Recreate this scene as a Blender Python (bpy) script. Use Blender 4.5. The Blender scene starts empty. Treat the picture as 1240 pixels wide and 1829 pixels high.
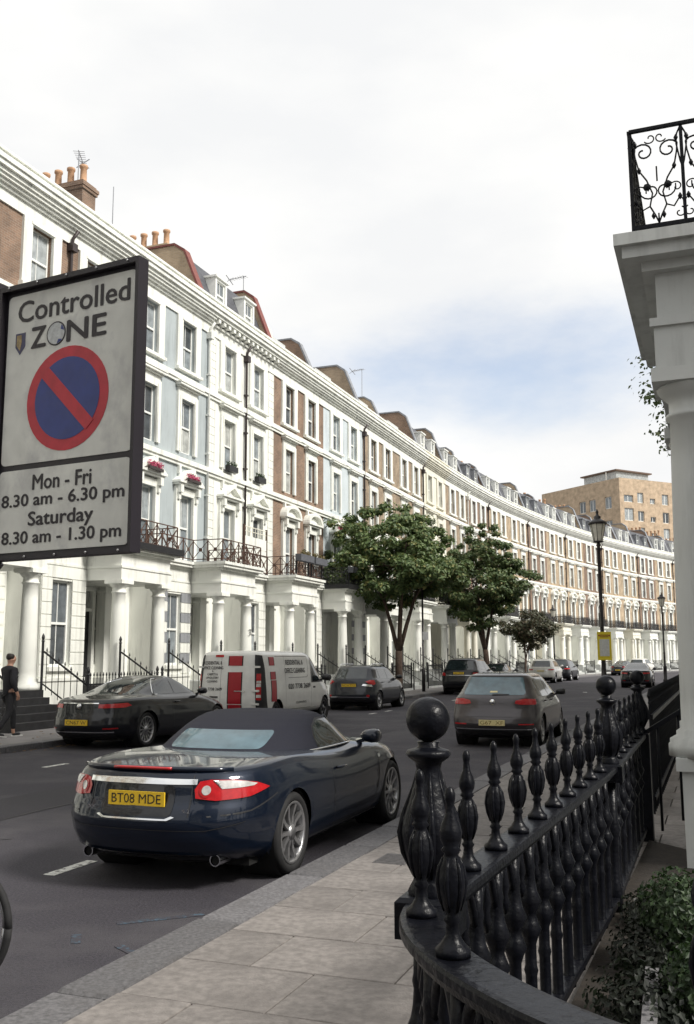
import bpy, bmesh, math, random
from mathutils import Vector, Matrix
random.seed(7)
R_ = math.radians
sc = bpy.context.scene
col = sc.collection
# ------------------------------------------------------------------ camera
CAMH = 1.75
cam = bpy.data.cameras.new('camera'); camo = bpy.data.objects.new('camera', cam); col.objects.link(camo)
cam.sensor_fit = 'VERTICAL'; cam.sensor_height = 36.0; cam.lens = 36.0*1710/1829
cam.clip_start = 0.05; cam.clip_end = 3000
camo.matrix_world = Matrix.Translation((0, 0, CAMH)) @ Matrix.Rotation(R_(90)+math.atan(262/1710), 4, 'X') @ Matrix.Rotation(R_(-0.2), 4, 'Z')
sc.camera = camo
# ------------------------------------------------------------------ sky
SUN_AZ, SUN_EL = 118.0, 42.0      # azimuth measured from +Y towards +X
w = bpy.data.worlds.new('World'); sc.world = w; w.use_nodes = True
nt = w.node_tree; nt.nodes.clear(); N = nt.nodes; L = nt.links
sky = N.new('ShaderNodeTexSky'); sky.sky_type = 'NISHITA'; sky.sun_disc = False
sky.sun_elevation = R_(SUN_EL); sky.sun_rotation = R_(SUN_AZ); sky.air_density = 1.0; sky.dust_density = 3.0
skm = N.new('ShaderNodeVectorMath'); skm.operation = 'SCALE'; skm.inputs['Scale'].default_value = 0.145
L.new(sky.outputs[0], skm.inputs[0])
tc = N.new('ShaderNodeTexCoord')
# thin bright cloud everywhere, with a ragged gap of pale blue low over the end of the street
nz = N.new('ShaderNodeTexNoise'); nz.inputs['Scale'].default_value = 5.0; nz.inputs['Detail'].default_value = 7; nz.inputs['Roughness'].default_value = 0.6
mpn = N.new('ShaderNodeMapping'); mpn.inputs['Scale'].default_value = (1, 1, 2.4); L.new(tc.outputs['Generated'], mpn.inputs[0]); L.new(mpn.outputs[0], nz.inputs[0])
mp = N.new('ShaderNodeVectorMath'); mp.operation = 'SUBTRACT'; mp.inputs[1].default_value = (0.155, 0.94, 0.288); L.new(tc.outputs['Generated'], mp.inputs[0])
ms = N.new('ShaderNodeVectorMath'); ms.operation = 'MULTIPLY'; ms.inputs[1].default_value = (3.5, 1.0, 14.0); L.new(mp.outputs[0], ms.inputs[0])
ln = N.new('ShaderNodeVectorMath'); ln.operation = 'LENGTH'; L.new(ms.outputs[0], ln.inputs[0])
ad = N.new('ShaderNodeMath'); ad.operation = 'MULTIPLY_ADD'; ad.inputs[1].default_value = 1.7; L.new(nz.outputs[0], ad.inputs[0]); L.new(ln.outputs['Value'], ad.inputs[2])
rp = N.new('ShaderNodeMapRange'); rp.interpolation_type = 'SMOOTHSTEP'; rp.inputs[1].default_value = 0.75; rp.inputs[2].default_value = 2.1; rp.inputs[3].default_value = .30; rp.inputs[4].default_value = 1.0; L.new(ad.outputs[0], rp.inputs[0])
nz2 = N.new('ShaderNodeTexNoise'); nz2.inputs['Scale'].default_value = 3.0; nz2.inputs['Detail'].default_value = 6; L.new(mpn.outputs[0], nz2.inputs[0])
rp2 = N.new('ShaderNodeValToRGB'); rp2.color_ramp.elements[0].color = (0.60, 0.605, 0.61, 1); rp2.color_ramp.elements[1].color = (0.69, 0.685, 0.67, 1)
rp2.color_ramp.elements[0].position = 0.34; rp2.color_ramp.elements[1].position = 0.6
L.new(nz2.outputs[0], rp2.inputs[0])
mx = N.new('ShaderNodeMix'); mx.data_type = 'RGBA'
L.new(rp.outputs[0], mx.inputs['Factor']); L.new(skm.outputs[0], mx.inputs['A']); L.new(rp2.outputs[0], mx.inputs['B'])
bg = N.new('ShaderNodeBackground'); bg.inputs['Strength'].default_value = 1.0
L.new(mx.outputs['Result'], bg.inputs[0])
wo = N.new('ShaderNodeOutputWorld'); L.new(bg.outputs[0], wo.inputs[0])
# ------------------------------------------------------------------ sun
sl = bpy.data.lights.new('sun', 'SUN'); sl.energy = 2.9; sl.angle = R_(14); sl.color = (1.0, 0.955, 0.88)
so = bpy.data.objects.new('sun', sl); col.objects.link(so)
sd = Vector((math.sin(R_(SUN_AZ))*math.cos(R_(SUN_EL)), math.cos(R_(SUN_AZ))*math.cos(R_(SUN_EL)), math.sin(R_(SUN_EL))))
so.rotation_euler = sd.to_track_quat('Z', 'Y').to_euler(); so.location = (30, -20, 60)
sc.view_settings.view_transform = 'Standard'; sc.view_settings.look = 'None'; sc.view_settings.gamma = 1.0
sc.view_settings.exposure = 0.62; sc.view_settings.use_curve_mapping = False
sc.render.engine = 'CYCLES'
# ------------------------------------------------------------------ materials
_M = {}
def pm(name, c, rough=0.6, var=0.15, scale=6.0, metal=0.0, bump=0.0, bscale=60.0, coat=0.0, spec=0.5, orand=0.0, dirt=None, dscale=(1,1,1), dlo=.5, dhi=.75, ior=None):
    """plain procedural principled material: base colour, mottling, optional second noise of dirt, bump"""
    if name in _M: return _M[name]
    m = bpy.data.materials.new(name); m.use_nodes = True; t = m.node_tree; b = t.nodes['Principled BSDF']
    n, l = t.nodes, t.links
    tcn = n.new('ShaderNodeTexCoord')
    ns = n.new('ShaderNodeTexNoise'); ns.inputs['Scale'].default_value = scale; ns.inputs['Detail'].default_value = 5
    l.new(tcn.outputs['Object'], ns.inputs[0])
    mr = n.new('ShaderNodeMapRange'); mr.inputs[1].default_value = .3; mr.inputs[2].default_value = .7; mr.inputs[3].default_value = 1-var; mr.inputs[4].default_value = 1+var
    l.new(ns.outputs[0], mr.inputs[0])
    src = mr.outputs[0]
    if orand:
        oi = n.new('ShaderNodeObjectInfo'); m2 = n.new('ShaderNodeMapRange'); m2.inputs[3].default_value = 1-orand; m2.inputs[4].default_value = 1+orand
        l.new(oi.outputs['Random'], m2.inputs[0]); mu = n.new('ShaderNodeMath'); mu.operation = 'MULTIPLY'
        l.new(src, mu.inputs[0]); l.new(m2.outputs[0], mu.inputs[1]); src = mu.outputs[0]
    vm = n.new('ShaderNodeVectorMath'); vm.operation = 'SCALE'; vm.inputs[0].default_value = c; l.new(src, vm.inputs['Scale'])
    out = vm.outputs[0]
    if dirt:
        mpn = n.new('ShaderNodeMapping'); mpn.inputs['Scale'].default_value = dscale; l.new(tcn.outputs['Object'], mpn.inputs[0])
        nd = n.new('ShaderNodeTexNoise'); nd.inputs['Scale'].default_value = 1.0; nd.inputs['Detail'].default_value = 8; nd.inputs['Roughness'].default_value = .65
        l.new(mpn.outputs[0], nd.inputs[0])
        rd = n.new('ShaderNodeMapRange'); rd.inputs[1].default_value = dlo; rd.inputs[2].default_value = dhi; l.new(nd.outputs[0], rd.inputs[0])
        mc = n.new('ShaderNodeMix'); mc.data_type = 'RGBA'; l.new(rd.outputs[0], mc.inputs['Factor']); l.new(out, mc.inputs['A']); mc.inputs['B'].default_value = (*dirt, 1)
        out = mc.outputs['Result']
    l.new(out, b.inputs['Base Color'])
    b.inputs['Roughness'].default_value = rough; b.inputs['Metallic'].default_value = metal
    b.inputs['Coat Weight'].default_value = coat; b.inputs['Coat Roughness'].default_value = .04
    b.inputs['Specular IOR Level'].default_value = spec
    if ior: b.inputs['IOR'].default_value = ior
    if bump:
        nb = n.new('ShaderNodeTexNoise'); nb.inputs['Scale'].default_value = bscale; nb.inputs['Detail'].default_value = 4; l.new(tcn.outputs['Object'], nb.inputs[0])
        bp = n.new('ShaderNodeBump'); bp.inputs['Strength'].default_value = bump; bp.inputs['Distance'].default_value = .01
        l.new(nb.outputs[0], bp.inputs['Height']); l.new(bp.outputs[0], b.inputs['Normal'])
    _M[name] = m
    return m
def brick_mat(name, c1, c2, mortar):
    if name in _M: return _M[name]
    m = bpy.data.materials.new(name); m.use_nodes = True; t = m.node_tree; b = t.nodes['Principled BSDF']; n, l = t.nodes, t.links
    tcn = n.new('ShaderNodeTexCoord'); sp = n.new('ShaderNodeSeparateXYZ'); l.new(tcn.outputs['Object'], sp.inputs[0])
    ad = n.new('ShaderNodeMath'); l.new(sp.outputs['X'], ad.inputs[0]); l.new(sp.outputs['Y'], ad.inputs[1])
    cb = n.new('ShaderNodeCombineXYZ'); l.new(ad.outputs[0], cb.inputs[0]); l.new(sp.outputs['Z'], cb.inputs[1])
    br = n.new('ShaderNodeTexBrick'); br.inputs['Color1'].default_value = (*c1, 1); br.inputs['Color2'].default_value = (*c2, 1); br.inputs['Mortar'].default_value = (*mortar, 1)
    br.inputs['Scale'].default_value = 1.0; br.inputs['Brick Width'].default_value = .225; br.inputs['Row Height'].default_value = .075; br.inputs['Mortar Size'].default_value = .008; br.inputs['Bias'].default_value = 0
    l.new(cb.outputs[0], br.inputs[0])
    ns = n.new('ShaderNodeTexNoise'); ns.inputs['Scale'].default_value = 1.2; ns.inputs['Detail'].default_value = 6; l.new(tcn.outputs['Object'], ns.inputs[0])
    mr = n.new('ShaderNodeMapRange'); mr.inputs[1].default_value = .3; mr.inputs[2].default_value = .7; mr.inputs[3].default_value = .72; mr.inputs[4].default_value = 1.25; l.new(ns.outputs[0], mr.inputs[0])
    vm = n.new('ShaderNodeVectorMath'); vm.operation = 'SCALE'; l.new(br.outputs[0], vm.inputs[0]); l.new(mr.outputs[0], vm.inputs['Scale'])
    l.new(vm.outputs[0], b.inputs['Base Color']); b.inputs['Roughness'].default_value = .85
    bp = n.new('ShaderNodeBump'); bp.inputs['Strength'].default_value = .5; bp.inputs['Distance'].default_value = .01; bp.invert = True
    l.new(br.outputs['Fac'], bp.inputs['Height']); l.new(bp.outputs[0], b.inputs['Normal'])
    _M[name] = m; return m
def paint(name, c): return pm(name, c, rough=.55, var=.05, scale=1.5, dirt=tuple(x*.55 for x in c), dscale=(3.2, 3.2, .4), dlo=.50, dhi=.80, bump=.12, bscale=25)
WHITE = paint('white_stucco', (.80, .81, .76)); WHITE2 = paint('cream_stucco', (.76, .74, .64)); GREYW = paint('grey_white_stucco', (.52, .535, .52))
BLUE = paint('blue_grey_paint', (.39, .435, .45)); PBLUE = paint('pale_blue_paint', (.54, .60, .63)); BAND = paint('grey_band_paint', (.27, .28, .30))
BROWN = brick_mat('brown_brick', (.255, .16, .108), (.185, .12, .085), (.27, .22, .175)); STOCK = brick_mat('stock_brick', (.46, .355, .235), (.38, .285, .185), (.42, .35, .27))
DSTOCK = brick_mat('grey_stock_brick', (.34, .26, .18), (.265, .2, .14), (.31, .26, .2)); ORANGE = brick_mat('orange_brick', (.54, .41, .28), (.47, .35, .235), (.47, .38, .29))
SLATE = pm('roof_slate', (.075, .078, .09), .55, .3, 8, bump=.3, bscale=12); LEAD = pm('lead_flashing', (.22, .23, .25), .5, .2, 5)
REDTILE = pm('red_coping_tile', (.19, .06, .05), .7, .2, 6); POT = pm('clay_pot', (.45, .27, .16), .8, .2, 8)
IRON = pm('black_iron_paint', (.0045, .005, .0075), .33, .3, 14, bump=.45, bscale=38, spec=.18, dirt=(.018, .017, .018), dscale=(9, 9, 9), dlo=.62, dhi=.8)
IRONF = pm('black_iron_far', (.012, .012, .014), .5, .1, 4); RUST = pm('rusty_iron', (.085, .045, .032), .7, .35, 9)
PIPE = pm('brown_drainpipe_paint', (.035, .025, .025), .5, .2, 5); WPIPE = pm('white_pipe_paint', (.68, .69, .66), .5, .1, 5)
FRAME = pm('window_frame_white', (.78, .79, .76), .45, .05, 4)
BLACKSTEP = pm('black_painted_step', (.022, .022, .024), .6, .3, 6)
def pane_mat():
    m = bpy.data.materials.new('window_glass'); m.use_nodes = True; t = m.node_tree; b = t.nodes['Principled BSDF']; n, l = t.nodes, t.links
    oi = n.new('ShaderNodeObjectInfo'); rp = n.new('ShaderNodeValToRGB'); e = rp.color_ramp.elements
    e[0].color = (.05, .055, .06, 1); e[1].color = (.42, .43, .41, 1); e[1].position = 1.0
    for p, c in ((.25, (.11, .125, .14, 1)), (.5, (.23, .26, .28, 1)), (.8, (.36, .39, .40, 1))):
        x = e.new(p); x.color = c
    l.new(oi.outputs['Random'], rp.inputs[0])
    tcn = n.new('ShaderNodeTexCoord'); wv = n.new('ShaderNodeTexNoise'); wv.inputs['Scale'].default_value = 3.5; wv.inputs['Detail'].default_value = 3
    l.new(tcn.outputs['Object'], wv.inputs[0]); mr = n.new('ShaderNodeMapRange'); mr.inputs[1].default_value = .35; mr.inputs[2].default_value = .65; mr.inputs[3].default_value = .75; mr.inputs[4].default_value = 1.2
    l.new(wv.outputs[0], mr.inputs[0]); vm = n.new('ShaderNodeVectorMath'); vm.operation = 'SCALE'; l.new(rp.outputs[0], vm.inputs[0]); l.new(mr.outputs[0], vm.inputs['Scale'])
    l.new(vm.outputs[0], b.inputs['Base Color']); b.inputs['Roughness'].default_value = .06; b.inputs['IOR'].default_value = 1.55
    bp = n.new('ShaderNodeBump'); bp.inputs['Strength'].default_value = .05; l.new(wv.outputs[0], bp.inputs['Height']); l.new(bp.outputs[0], b.inputs['Normal'])
    return m
PANE = pane_mat()
# ------------------------------------------------------------------ mesh helpers
class MB:
    def __init__(s): s.v = []; s.f = []; s.sm = []
    def add(s, vs, fs, smooth=False):
        o = len(s.v); s.v += [tuple(p) for p in vs]
        for q in fs: s.f.append(tuple(i+o for i in q)); s.sm.append(smooth)
        return s
    def box(s, x0, x1, y0, y1, z0, z1):
        if x0 > x1: x0, x1 = x1, x0
        if y0 > y1: y0, y1 = y1, y0
        return s.add([(x0,y0,z0),(x1,y0,z0),(x1,y1,z0),(x0,y1,z0),(x0,y0,z1),(x1,y0,z1),(x1,y1,z1),(x0,y1,z1)],
                     [(0,3,2,1),(4,5,6,7),(0,1,5,4),(1,2,6,5),(2,3,7,6),(3,0,4,7)])
    def bbox(s, x0, x1, y0, y1, z0, z1, b=.01):   # box with chamfered top edges
        return s.loft([[(x0,y0,z0),(x1,y0,z0),(x1,y1,z0),(x0,y1,z0)], [(x0,y0,z1-b),(x1,y0,z1-b),(x1,y1,z1-b),(x0,y1,z1-b)], [(x0+b,y0+b,z1),(x1-b,y0+b,z1),(x1-b,y1-b,z1),(x0+b,y1-b,z1)]])
    def loft(s, rings, cap=True, smooth=False, closed=True):
        n = len(rings[0]); vs = [p for r in rings for p in r]; fs = []
        for i in range(len(rings)-1):
            for j in range(n if closed else n-1):
                k = (j+1) % n; fs.append((i*n+j, i*n+k, (i+1)*n+k, (i+1)*n+j))
        if cap and closed: fs.append(tuple(range(n-1, -1, -1))); fs.append(tuple(range((len(rings)-1)*n, len(rings)*n)))
        return s.add(vs, fs, smooth)
    def lathe(s, prof, c=(0,0,0), seg=12, smooth=True, axis='z', cap=True):
        rings = []
        for r, z in prof:
            ring = []
            for k in range(seg):
                a = 2*math.pi*(k+.5)/seg; x, y = r*math.cos(a), r*math.sin(a)
                if axis == 'z': ring.append((c[0]+x, c[1]+y, c[2]+z))
                elif axis == 'y': ring.append((c[0]+x, c[1]+z, c[2]-y))
                else: ring.append((c[0]+z, c[1]+x, c[2]+y))
            rings.append(ring)
        return s.loft(rings, cap, smooth)
    def prism(s, poly, y0, y1):    # polygon in x,z extruded along y
        n = len(poly); return s.add([(x,y0,z) for x,z in poly]+[(x,y1,z) for x,z in poly],
            [tuple(range(n)), tuple(range(2*n-1, n-1, -1))]+[(i, n+i, n+(i+1)%n, (i+1)%n) for i in range(n)])
    def prism_x(s, poly, x0, x1):  # polygon in y,z extruded along x
        n = len(poly); return s.add([(x0,y,z) for y,z in poly]+[(x1,y,z) for y,z in poly],
            [tuple(range(n)), tuple(range(2*n-1, n-1, -1))]+[(i, n+i, n+(i+1)%n, (i+1)%n) for i in range(n)])
    def prism_z(s, poly, z0, z1):
        n = len(poly); return s.add([(x,y,z0) for x,y in poly]+[(x,y,z1) for x,y in poly],
            [tuple(range(n-1,-1,-1)), tuple(range(n, 2*n))]+[(i, (i+1)%n, n+(i+1)%n, n+i) for i in range(n)])
    def tube(s, path, r, seg=6, smooth=True, cap=True):
        path = [Vector(p) for p in path]; rings = []; up = Vector((0,0,1)); n = len(path)
        rr = r if isinstance(r, (list, tuple)) else [r]*n
        pv = None
        for i, p in enumerate(path):
            d = (path[min(i+1,n-1)]-path[max(i-1,0)]).normalized()
            if pv is None:
                a = up if abs(d.z) < .9 else Vector((1,0,0)); x = d.cross(a).normalized()
            else:
                x = (pv - d*pv.dot(d)).normalized()
            pv = x; y = d.cross(x)
            rings.append([p + (x*math.cos(2*math.pi*k/seg)+y*math.sin(2*math.pi*k/seg))*rr[i] for k in range(seg)])
        return s.loft(rings, cap, smooth)
    def bar(s, a, b, w, h=None):
        h = h or w; a, b = Vector(a), Vector(b); d = (b-a).normalized(); up = Vector((0,0,1)) if abs(d.z) < .95 else Vector((1,0,0))
        x = d.cross(up).normalized()*w/2; y = x.cross(d).normalized()*h/2
        return s.loft([[p-x-y, p+x-y, p+x+y, p-x+y] for p in (a, b)])
    def mesh(s, name, m):
        me = bpy.data.meshes.new(name); me.from_pydata(s.v, [], s.f); me.polygons.foreach_set('use_smooth', s.sm)
        bm = bmesh.new(); bm.from_mesh(me); bmesh.ops.recalc_face_normals(bm, faces=bm.faces); bm.to_mesh(me); bm.free()
        if m: me.materials.append(m)
        return me
    def build(s, name, m, parent=None, loc=(0,0,0), rz=0): return ob(name, s.mesh(name, m), parent, loc, rz)
def ob(name, me, parent=None, loc=(0,0,0), rz=0):
    o = bpy.data.objects.new(name, me); col.objects.link(o); o.location = loc; o.rotation_euler = (0,0,rz)
    if parent: o.parent = parent
    return o
def thing(name, label, cat, loc=(0,0,0), rz=0, group=None):
    return tag(ob(name, None, None, loc, rz), label, cat, group)
def tag(o, label, cat, group=None):
    o['label'] = label; o['category'] = cat
    if group: o['group'] = group
    return o
def struct(o): o['kind'] = 'structure'; return o
_cache = {}
def shared(key, fn, m):
    k = (key, m.name)
    if k not in _cache: _cache[k] = fn().mesh(key if isinstance(key, str) else key[0], m)
    return _cache[k]
def copy_tree(o, parent=None):
    c = o.copy(); col.objects.link(c); c.parent = parent
    for ch in o.children: copy_tree(ch, c)
    return c
def text_mesh(txt, w, h, m, bold=.012):
    """lettering as a mesh in x,z centred on 0, facing -y, fitted to w by h"""
    cu = bpy.data.curves.new('lettering', 'FONT'); cu.body = txt; cu.size = 1; cu.resolution_u = 3
    o = bpy.data.objects.new('lettering', cu); col.objects.link(o)
    me = bpy.data.meshes.new_from_object(o); bpy.data.objects.remove(o)
    xs = [v.co.x for v in me.vertices]; ys = [v.co.y for v in me.vertices]
    x0, x1, y0, y1 = min(xs), max(xs), min(ys), max(ys)
    for v in me.vertices: v.co = Vector(((v.co.x-(x0+x1)/2)/(x1-x0)*w, 0, (v.co.y-(y0+y1)/2)/(y1-y0)*h))
    if bold:                      # heavier strokes: the same outlines again, shifted by a hair and a hair deeper
        n0 = len(me.vertices); vs = [v.co.copy() for v in me.vertices]; fs = [tuple(p.vertices) for p in me.polygons]; av = []; af = []
        for j, (dx, dz) in enumerate(((0, 0), (1, 0), (-1, 0), (0, 1), (0, -1))):
            k = len(av); av += [(p.x+dx*bold*h, -.00008*j, p.z+dz*bold*h*.7) for p in vs]; af += [tuple(q+k for q in f) for f in fs]
        me = bpy.data.meshes.new('lettering'); me.from_pydata(av, [], af)
    me.materials.clear(); me.materials.append(m); return me
# ------------------------------------------------------------------ the line of the crescent (wall line, s along it, off towards the road)
WID = 6.2; P0 = Vector((-10.05, 26.4))
def hdg(s): return R_(20.8 if s < 46 else min(20.8+(s-46)*.262, 62))
_path = {}
def _mk():
    p = P0.copy(); ds = .2; k = 0; _path[0] = p.copy()
    while k < 900: p = p+ds*Vector((math.sin(hdg((k+.5)*ds)), math.cos(hdg((k+.5)*ds)))); k += 1; _path[k] = p.copy()
_mk()
def W2(s):
    if s <= 0: return P0+s*Vector((math.sin(hdg(0)), math.cos(hdg(0))))
    k = s/.2; i = int(k); return _path[i].lerp(_path[i+1], k-i)
def P(s, off, z=0.0):
    h = hdg(s); q = W2(s); return Vector((q.x+math.cos(h)*off, q.y-math.sin(h)*off, z))
KERB, NKERB, NRAIL = 6.1, 15.6, 17.95
# ------------------------------------------------------------------ ground, road, pavements
ASPH = pm('asphalt', (.034, .031, .040), .88, .55, 55, bump=.8, bscale=120, dirt=(.062, .058, .065), dscale=(.6, .6, .6), dlo=.45, dhi=.64)
SLABM = pm('concrete_paving', (.190, .174, .163), .85, .24, 22, bump=.35, bscale=90, orand=.13, dirt=(.10, .09, .085), dscale=(2.6, 2.6, 2.6), dlo=.5, dhi=.78)
KERBM = pm('granite_kerb', (.12, .117, .122), .8, .35, 40, bump=.5, bscale=70, orand=.32, dirt=(.09, .085, .085), dscale=(4, 4, 4), dlo=.55, dhi=.8)
JOINT = pm('joint_sand', (.085, .075, .07), .95, .3, 12); FARPAV = pm('far_paving', (.19, .18, .178), .85, .18, 1.3, bump=.3, bscale=30, dirt=(.15, .14, .135), dscale=(.8, .8, .8))
ROADW = pm('road_paint_white', (.62, .62, .58), .7, .15, 20, dirt=(.09, .085, .085), dscale=(14, 14, 14), dlo=.5, dhi=.62)
def strip(o1, o2, z, s0, s1, ds=2.0, z2=None):
    m = MB(); vs = []; n = 0; s = s0
    while s <= s1+1e-6: vs += [P(s, o1, z), P(s, o2, z if z2 is None else z2)]; n += 1; s += ds
    return m.add(vs, [(2*i, 2*i+1, 2*i+3, 2*i+2) for i in range(n-1)])
g = MB().add([(-1500,-1500,-.03),(1500,-1500,-.03),(1500,1500,-.03),(-1500,1500,-.03)], [(0,1,2,3)]).build('ground', pm('earth', (.07, .065, .06), .95, .3, .3)); struct(g)
road = struct(strip(KERB-.1, NKERB+.1, 0, -80, 170).build('road', ASPH))
fp = struct(strip(-.2, KERB-.29, .115, -80, 150).build('pavement', FARPAV))
npv = struct(strip(NKERB+.29, 21.5, .10, -80, 170).build('pavement', JOINT))
def kerbs(o1, o2, s0, s1, parent, seed, lmin, lmax):
    rd = random.Random(seed); s = s0
    while s < s1:
        ln = rd.uniform(lmin, lmax); g_ = .010; t = .012
        a = [P(s+g_, o1), P(s+ln-g_, o1), P(s+ln-g_, o2), P(s+g_, o2)]
        r = lambda z, k: [(p.x, p.y, z) for p in [a[i].lerp((a[0]+a[1]+a[2]+a[3])/4, k) for i in range(4)]]
        dz = rd.uniform(-.004, .004)
        m = MB().loft([r(-.02, 0), r(.105+dz, 0), r(.12+dz, .035)])
        m.build('kerb_stone', KERBM, parent); s += ln
kerbs(KERB-.3, KERB, -14, 30, fp, 3, .8, 1.2); kerbs(NKERB, NKERB+.3, -20, 24, npv, 4, .9, 1.5)
strip(KERB-.3, KERB, .12, 30, 150).build('kerb', KERBM, fp); strip(NKERB, NKERB+.3, .12, 24, 170).build('kerb', KERBM, npv)
strip(KERB, KERB, 0, 30, 150, z2=.12).build('kerb_face', KERBM, fp); strip(NKERB, NKERB, 0, 24, 170, z2=.12).build('kerb_face', KERBM, npv)
def slabs():
    rd = random.Random(5); s = -19.2; k = 0
    while s < 14:
        d = .60; o = NKERB+.31; first = .42 if k % 2 else .80
        while o < NRAIL+.5:
            ln = first if o < NKERB+.4 else rd.choice((.75, .82, .68)); g_ = .005
            a = [P(s+g_, o+g_), P(s+d-g_, o+g_), P(s+d-g_, o+ln-g_), P(s+g_, o+ln-g_)]; c = (a[0]+a[1]+a[2]+a[3])/4
            t1, t2 = rd.uniform(-.0025, .0025), rd.uniform(-.0025, .0025)
            def ring(z, f): return [(p.x-c.x, p.y-c.y, z+(t1 if i < 2 else t2)) for i, p in enumerate([q.lerp(c, f) for q in a])]
            MB().loft([ring(.085, 0), ring(.115, 0), ring(.12, .012)]).build('paving_slab', SLABM, npv, (c.x, c.y, 0))
            o += ln
        s += d; k += 1
slabs()
strip(NKERB+.31, NRAIL+.5, .118, 14, 170).build('far_slabs', FARPAV, npv)
# a small iron cover let into the near pavement, fallen leaves in the gutters
c = P(-13.3, NKERB+.62); cv = MB(); cv.bbox(-.2, .2, -.14, .14, .1, .1245, .004)
for i in range(7): cv.bbox(-.18+.05*i, -.15+.05*i, -.12, .12, .12, .1285, .003)
tag(cv.build('inspection_cover', pm('worn_cover', (.09, .085, .085), .6, .3, 30, metal=.3), None, (c.x, c.y, 0), R_(90-20.8)), 'small worn iron inspection cover set in the near pavement', 'cover')
dash = lambda: MB().box(-.3, .3, -.055, .055, .001, .004)
for off, ss in ((13.55, (-14.0, -8.2)), (8.35, (-10.4, -7.45, -1.0, 1.8, 8.6, 10.2, 14.2, 16.6, 19.0, 26.0, 31.0))):
    for s in ss:
        p = P(s, off, .0); ob('painted_dash', shared('painted_dash', dash, ROADW), road, p, R_(90)-hdg(s))
for i, (s, off) in enumerate(((16, 11.3), (19.5, 11.2), (24, 11.6), (30, 12.4))):
    p = P(s, off); q = MB(); rd = random.Random(i)
    q.prism_z([(.35*math.cos(a)*rd.uniform(.6, 1.2), .12*math.sin(a)*rd.uniform(.6, 1.2)) for a in [k*math.pi/5 for k in range(10)]], .001, .004); q.build('worn_paint_patch', ROADW, road, p, R_(90)-hdg(s)+.3)
PATCH = pm('asphalt_repair', (.024, .022, .028), .85, .4, 50, bump=.5, bscale=160)
rp_ = random.Random(9)
for (s_, o_, ls, lo) in ((-12.2, 10.2, 2.6, 1.1), (-3.0, 10.9, 5.0, .45), (6.5, 12.0, 1.8, 1.3), (13, 9.8, 6.5, .5), (24, 11.5, 3, 1.4), (-16.5, 12.1, 1.5, .8)):
    MB().add([P(s_+a, o_+b, .0035) for a, b in ((0, 0), (ls*.5, rp_.uniform(-.05, .05)), (ls, 0), (ls, lo), (ls*.5, lo+rp_.uniform(-.05, .05)), (0, lo))], [(0, 1, 2, 3, 4, 5)]).build('asphalt_patch', PATCH, road)
TAR = pm('tar_seam', (.014, .013, .016), .6, .2, 20)
for (s_, o_, n_, a_) in ((-17.5, 11.0, 26, .02), (-12, 12.6, 18, -.05), (-6, 9.6, 30, .015), (-15.5, 9.0, 9, .35), (2, 12.3, 24, .02), (-9.5, 8.9, 10, -.3)):
    m = MB(); o2 = o_; L_ = []
    for k in range(n_):
        o2 += a_+rp_.uniform(-.05, .05); w_ = rp_.uniform(.008, .02); L_.append((P(s_+.3*k, o2-w_, .0052), P(s_+.3*k, o2+w_, .0052)))
    m.add([p for q in L_ for p in q], [(2*k, 2*k+1, 2*k+3, 2*k+2) for k in range(n_-1)]); m.build('sealed_crack', TAR, road)
for (s_, o_) in ((-9.6, KERB+.22), (3.5, NKERB-.22)):
    m = MB(); p = P(s_, o_)
    m.box(-.24, .24, -.02, .0, 0, .006).box(-.24, .24, .2, .22, 0, .006)
    for k in range(9): m.box(-.24+.056*k, -.21+.056*k, .0, .2, 0, .006)
    m.build('drain_grating', IRONF, road, (p.x, p.y-.1, .001), R_(90-20.8))
CHALK = pm('blue_spray_chalk', (.045, .075, .105), .9, .3, 20, dirt=(.036, .033, .042), dscale=(22, 22, 22), dlo=.42, dhi=.52)
for (x0, y0, x1, y1) in ((-1.55, 6.75, -1.0, 6.98), (-.95, 7.0, -.8, 6.9), (-1.42, 6.25, -1.3, 6.1), (-1.75, 6.5, -1.7, 6.3)):
    MB().bar((x0, y0, .003), (x1, y1, .003), .06, .002).build('chalk_mark', CHALK, road)
def litter():
    rd = random.Random(11); m = MB()
    for i in range(420):
        s, o, z = (rd.uniform(-13, 4), KERB+abs(rd.gauss(0, .16))+.02, .004) if i < 190 else ((rd.uniform(-10, 12), rd.uniform(4.0, 5.8), .119) if i < 260 else (rd.uniform(6, 26), rd.choice((KERB+.1, KERB+.2, 5.2, 4.6))+rd.gauss(0, .12), .125))
        if z > .05 and o > KERB-.02: z = .005
        p = P(s, o, z); a = rd.uniform(0, 6.28); r = rd.uniform(.025, .06)
        m.add([(p.x+r*math.cos(a+k*math.pi/2), p.y+r*.7*math.sin(a+k*math.pi/2), p.z+rd.uniform(0, .02)) for k in range(4)], [(0,1,2,3)])
    o = m.build('fallen_leaves', pm('dry_leaf', (.16, .10, .05), .8, .4, 3)); o['kind'] = 'stuff'; tag(o, 'dry fallen leaves scattered along the far gutter and pavement', 'leaves')
litter()
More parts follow.
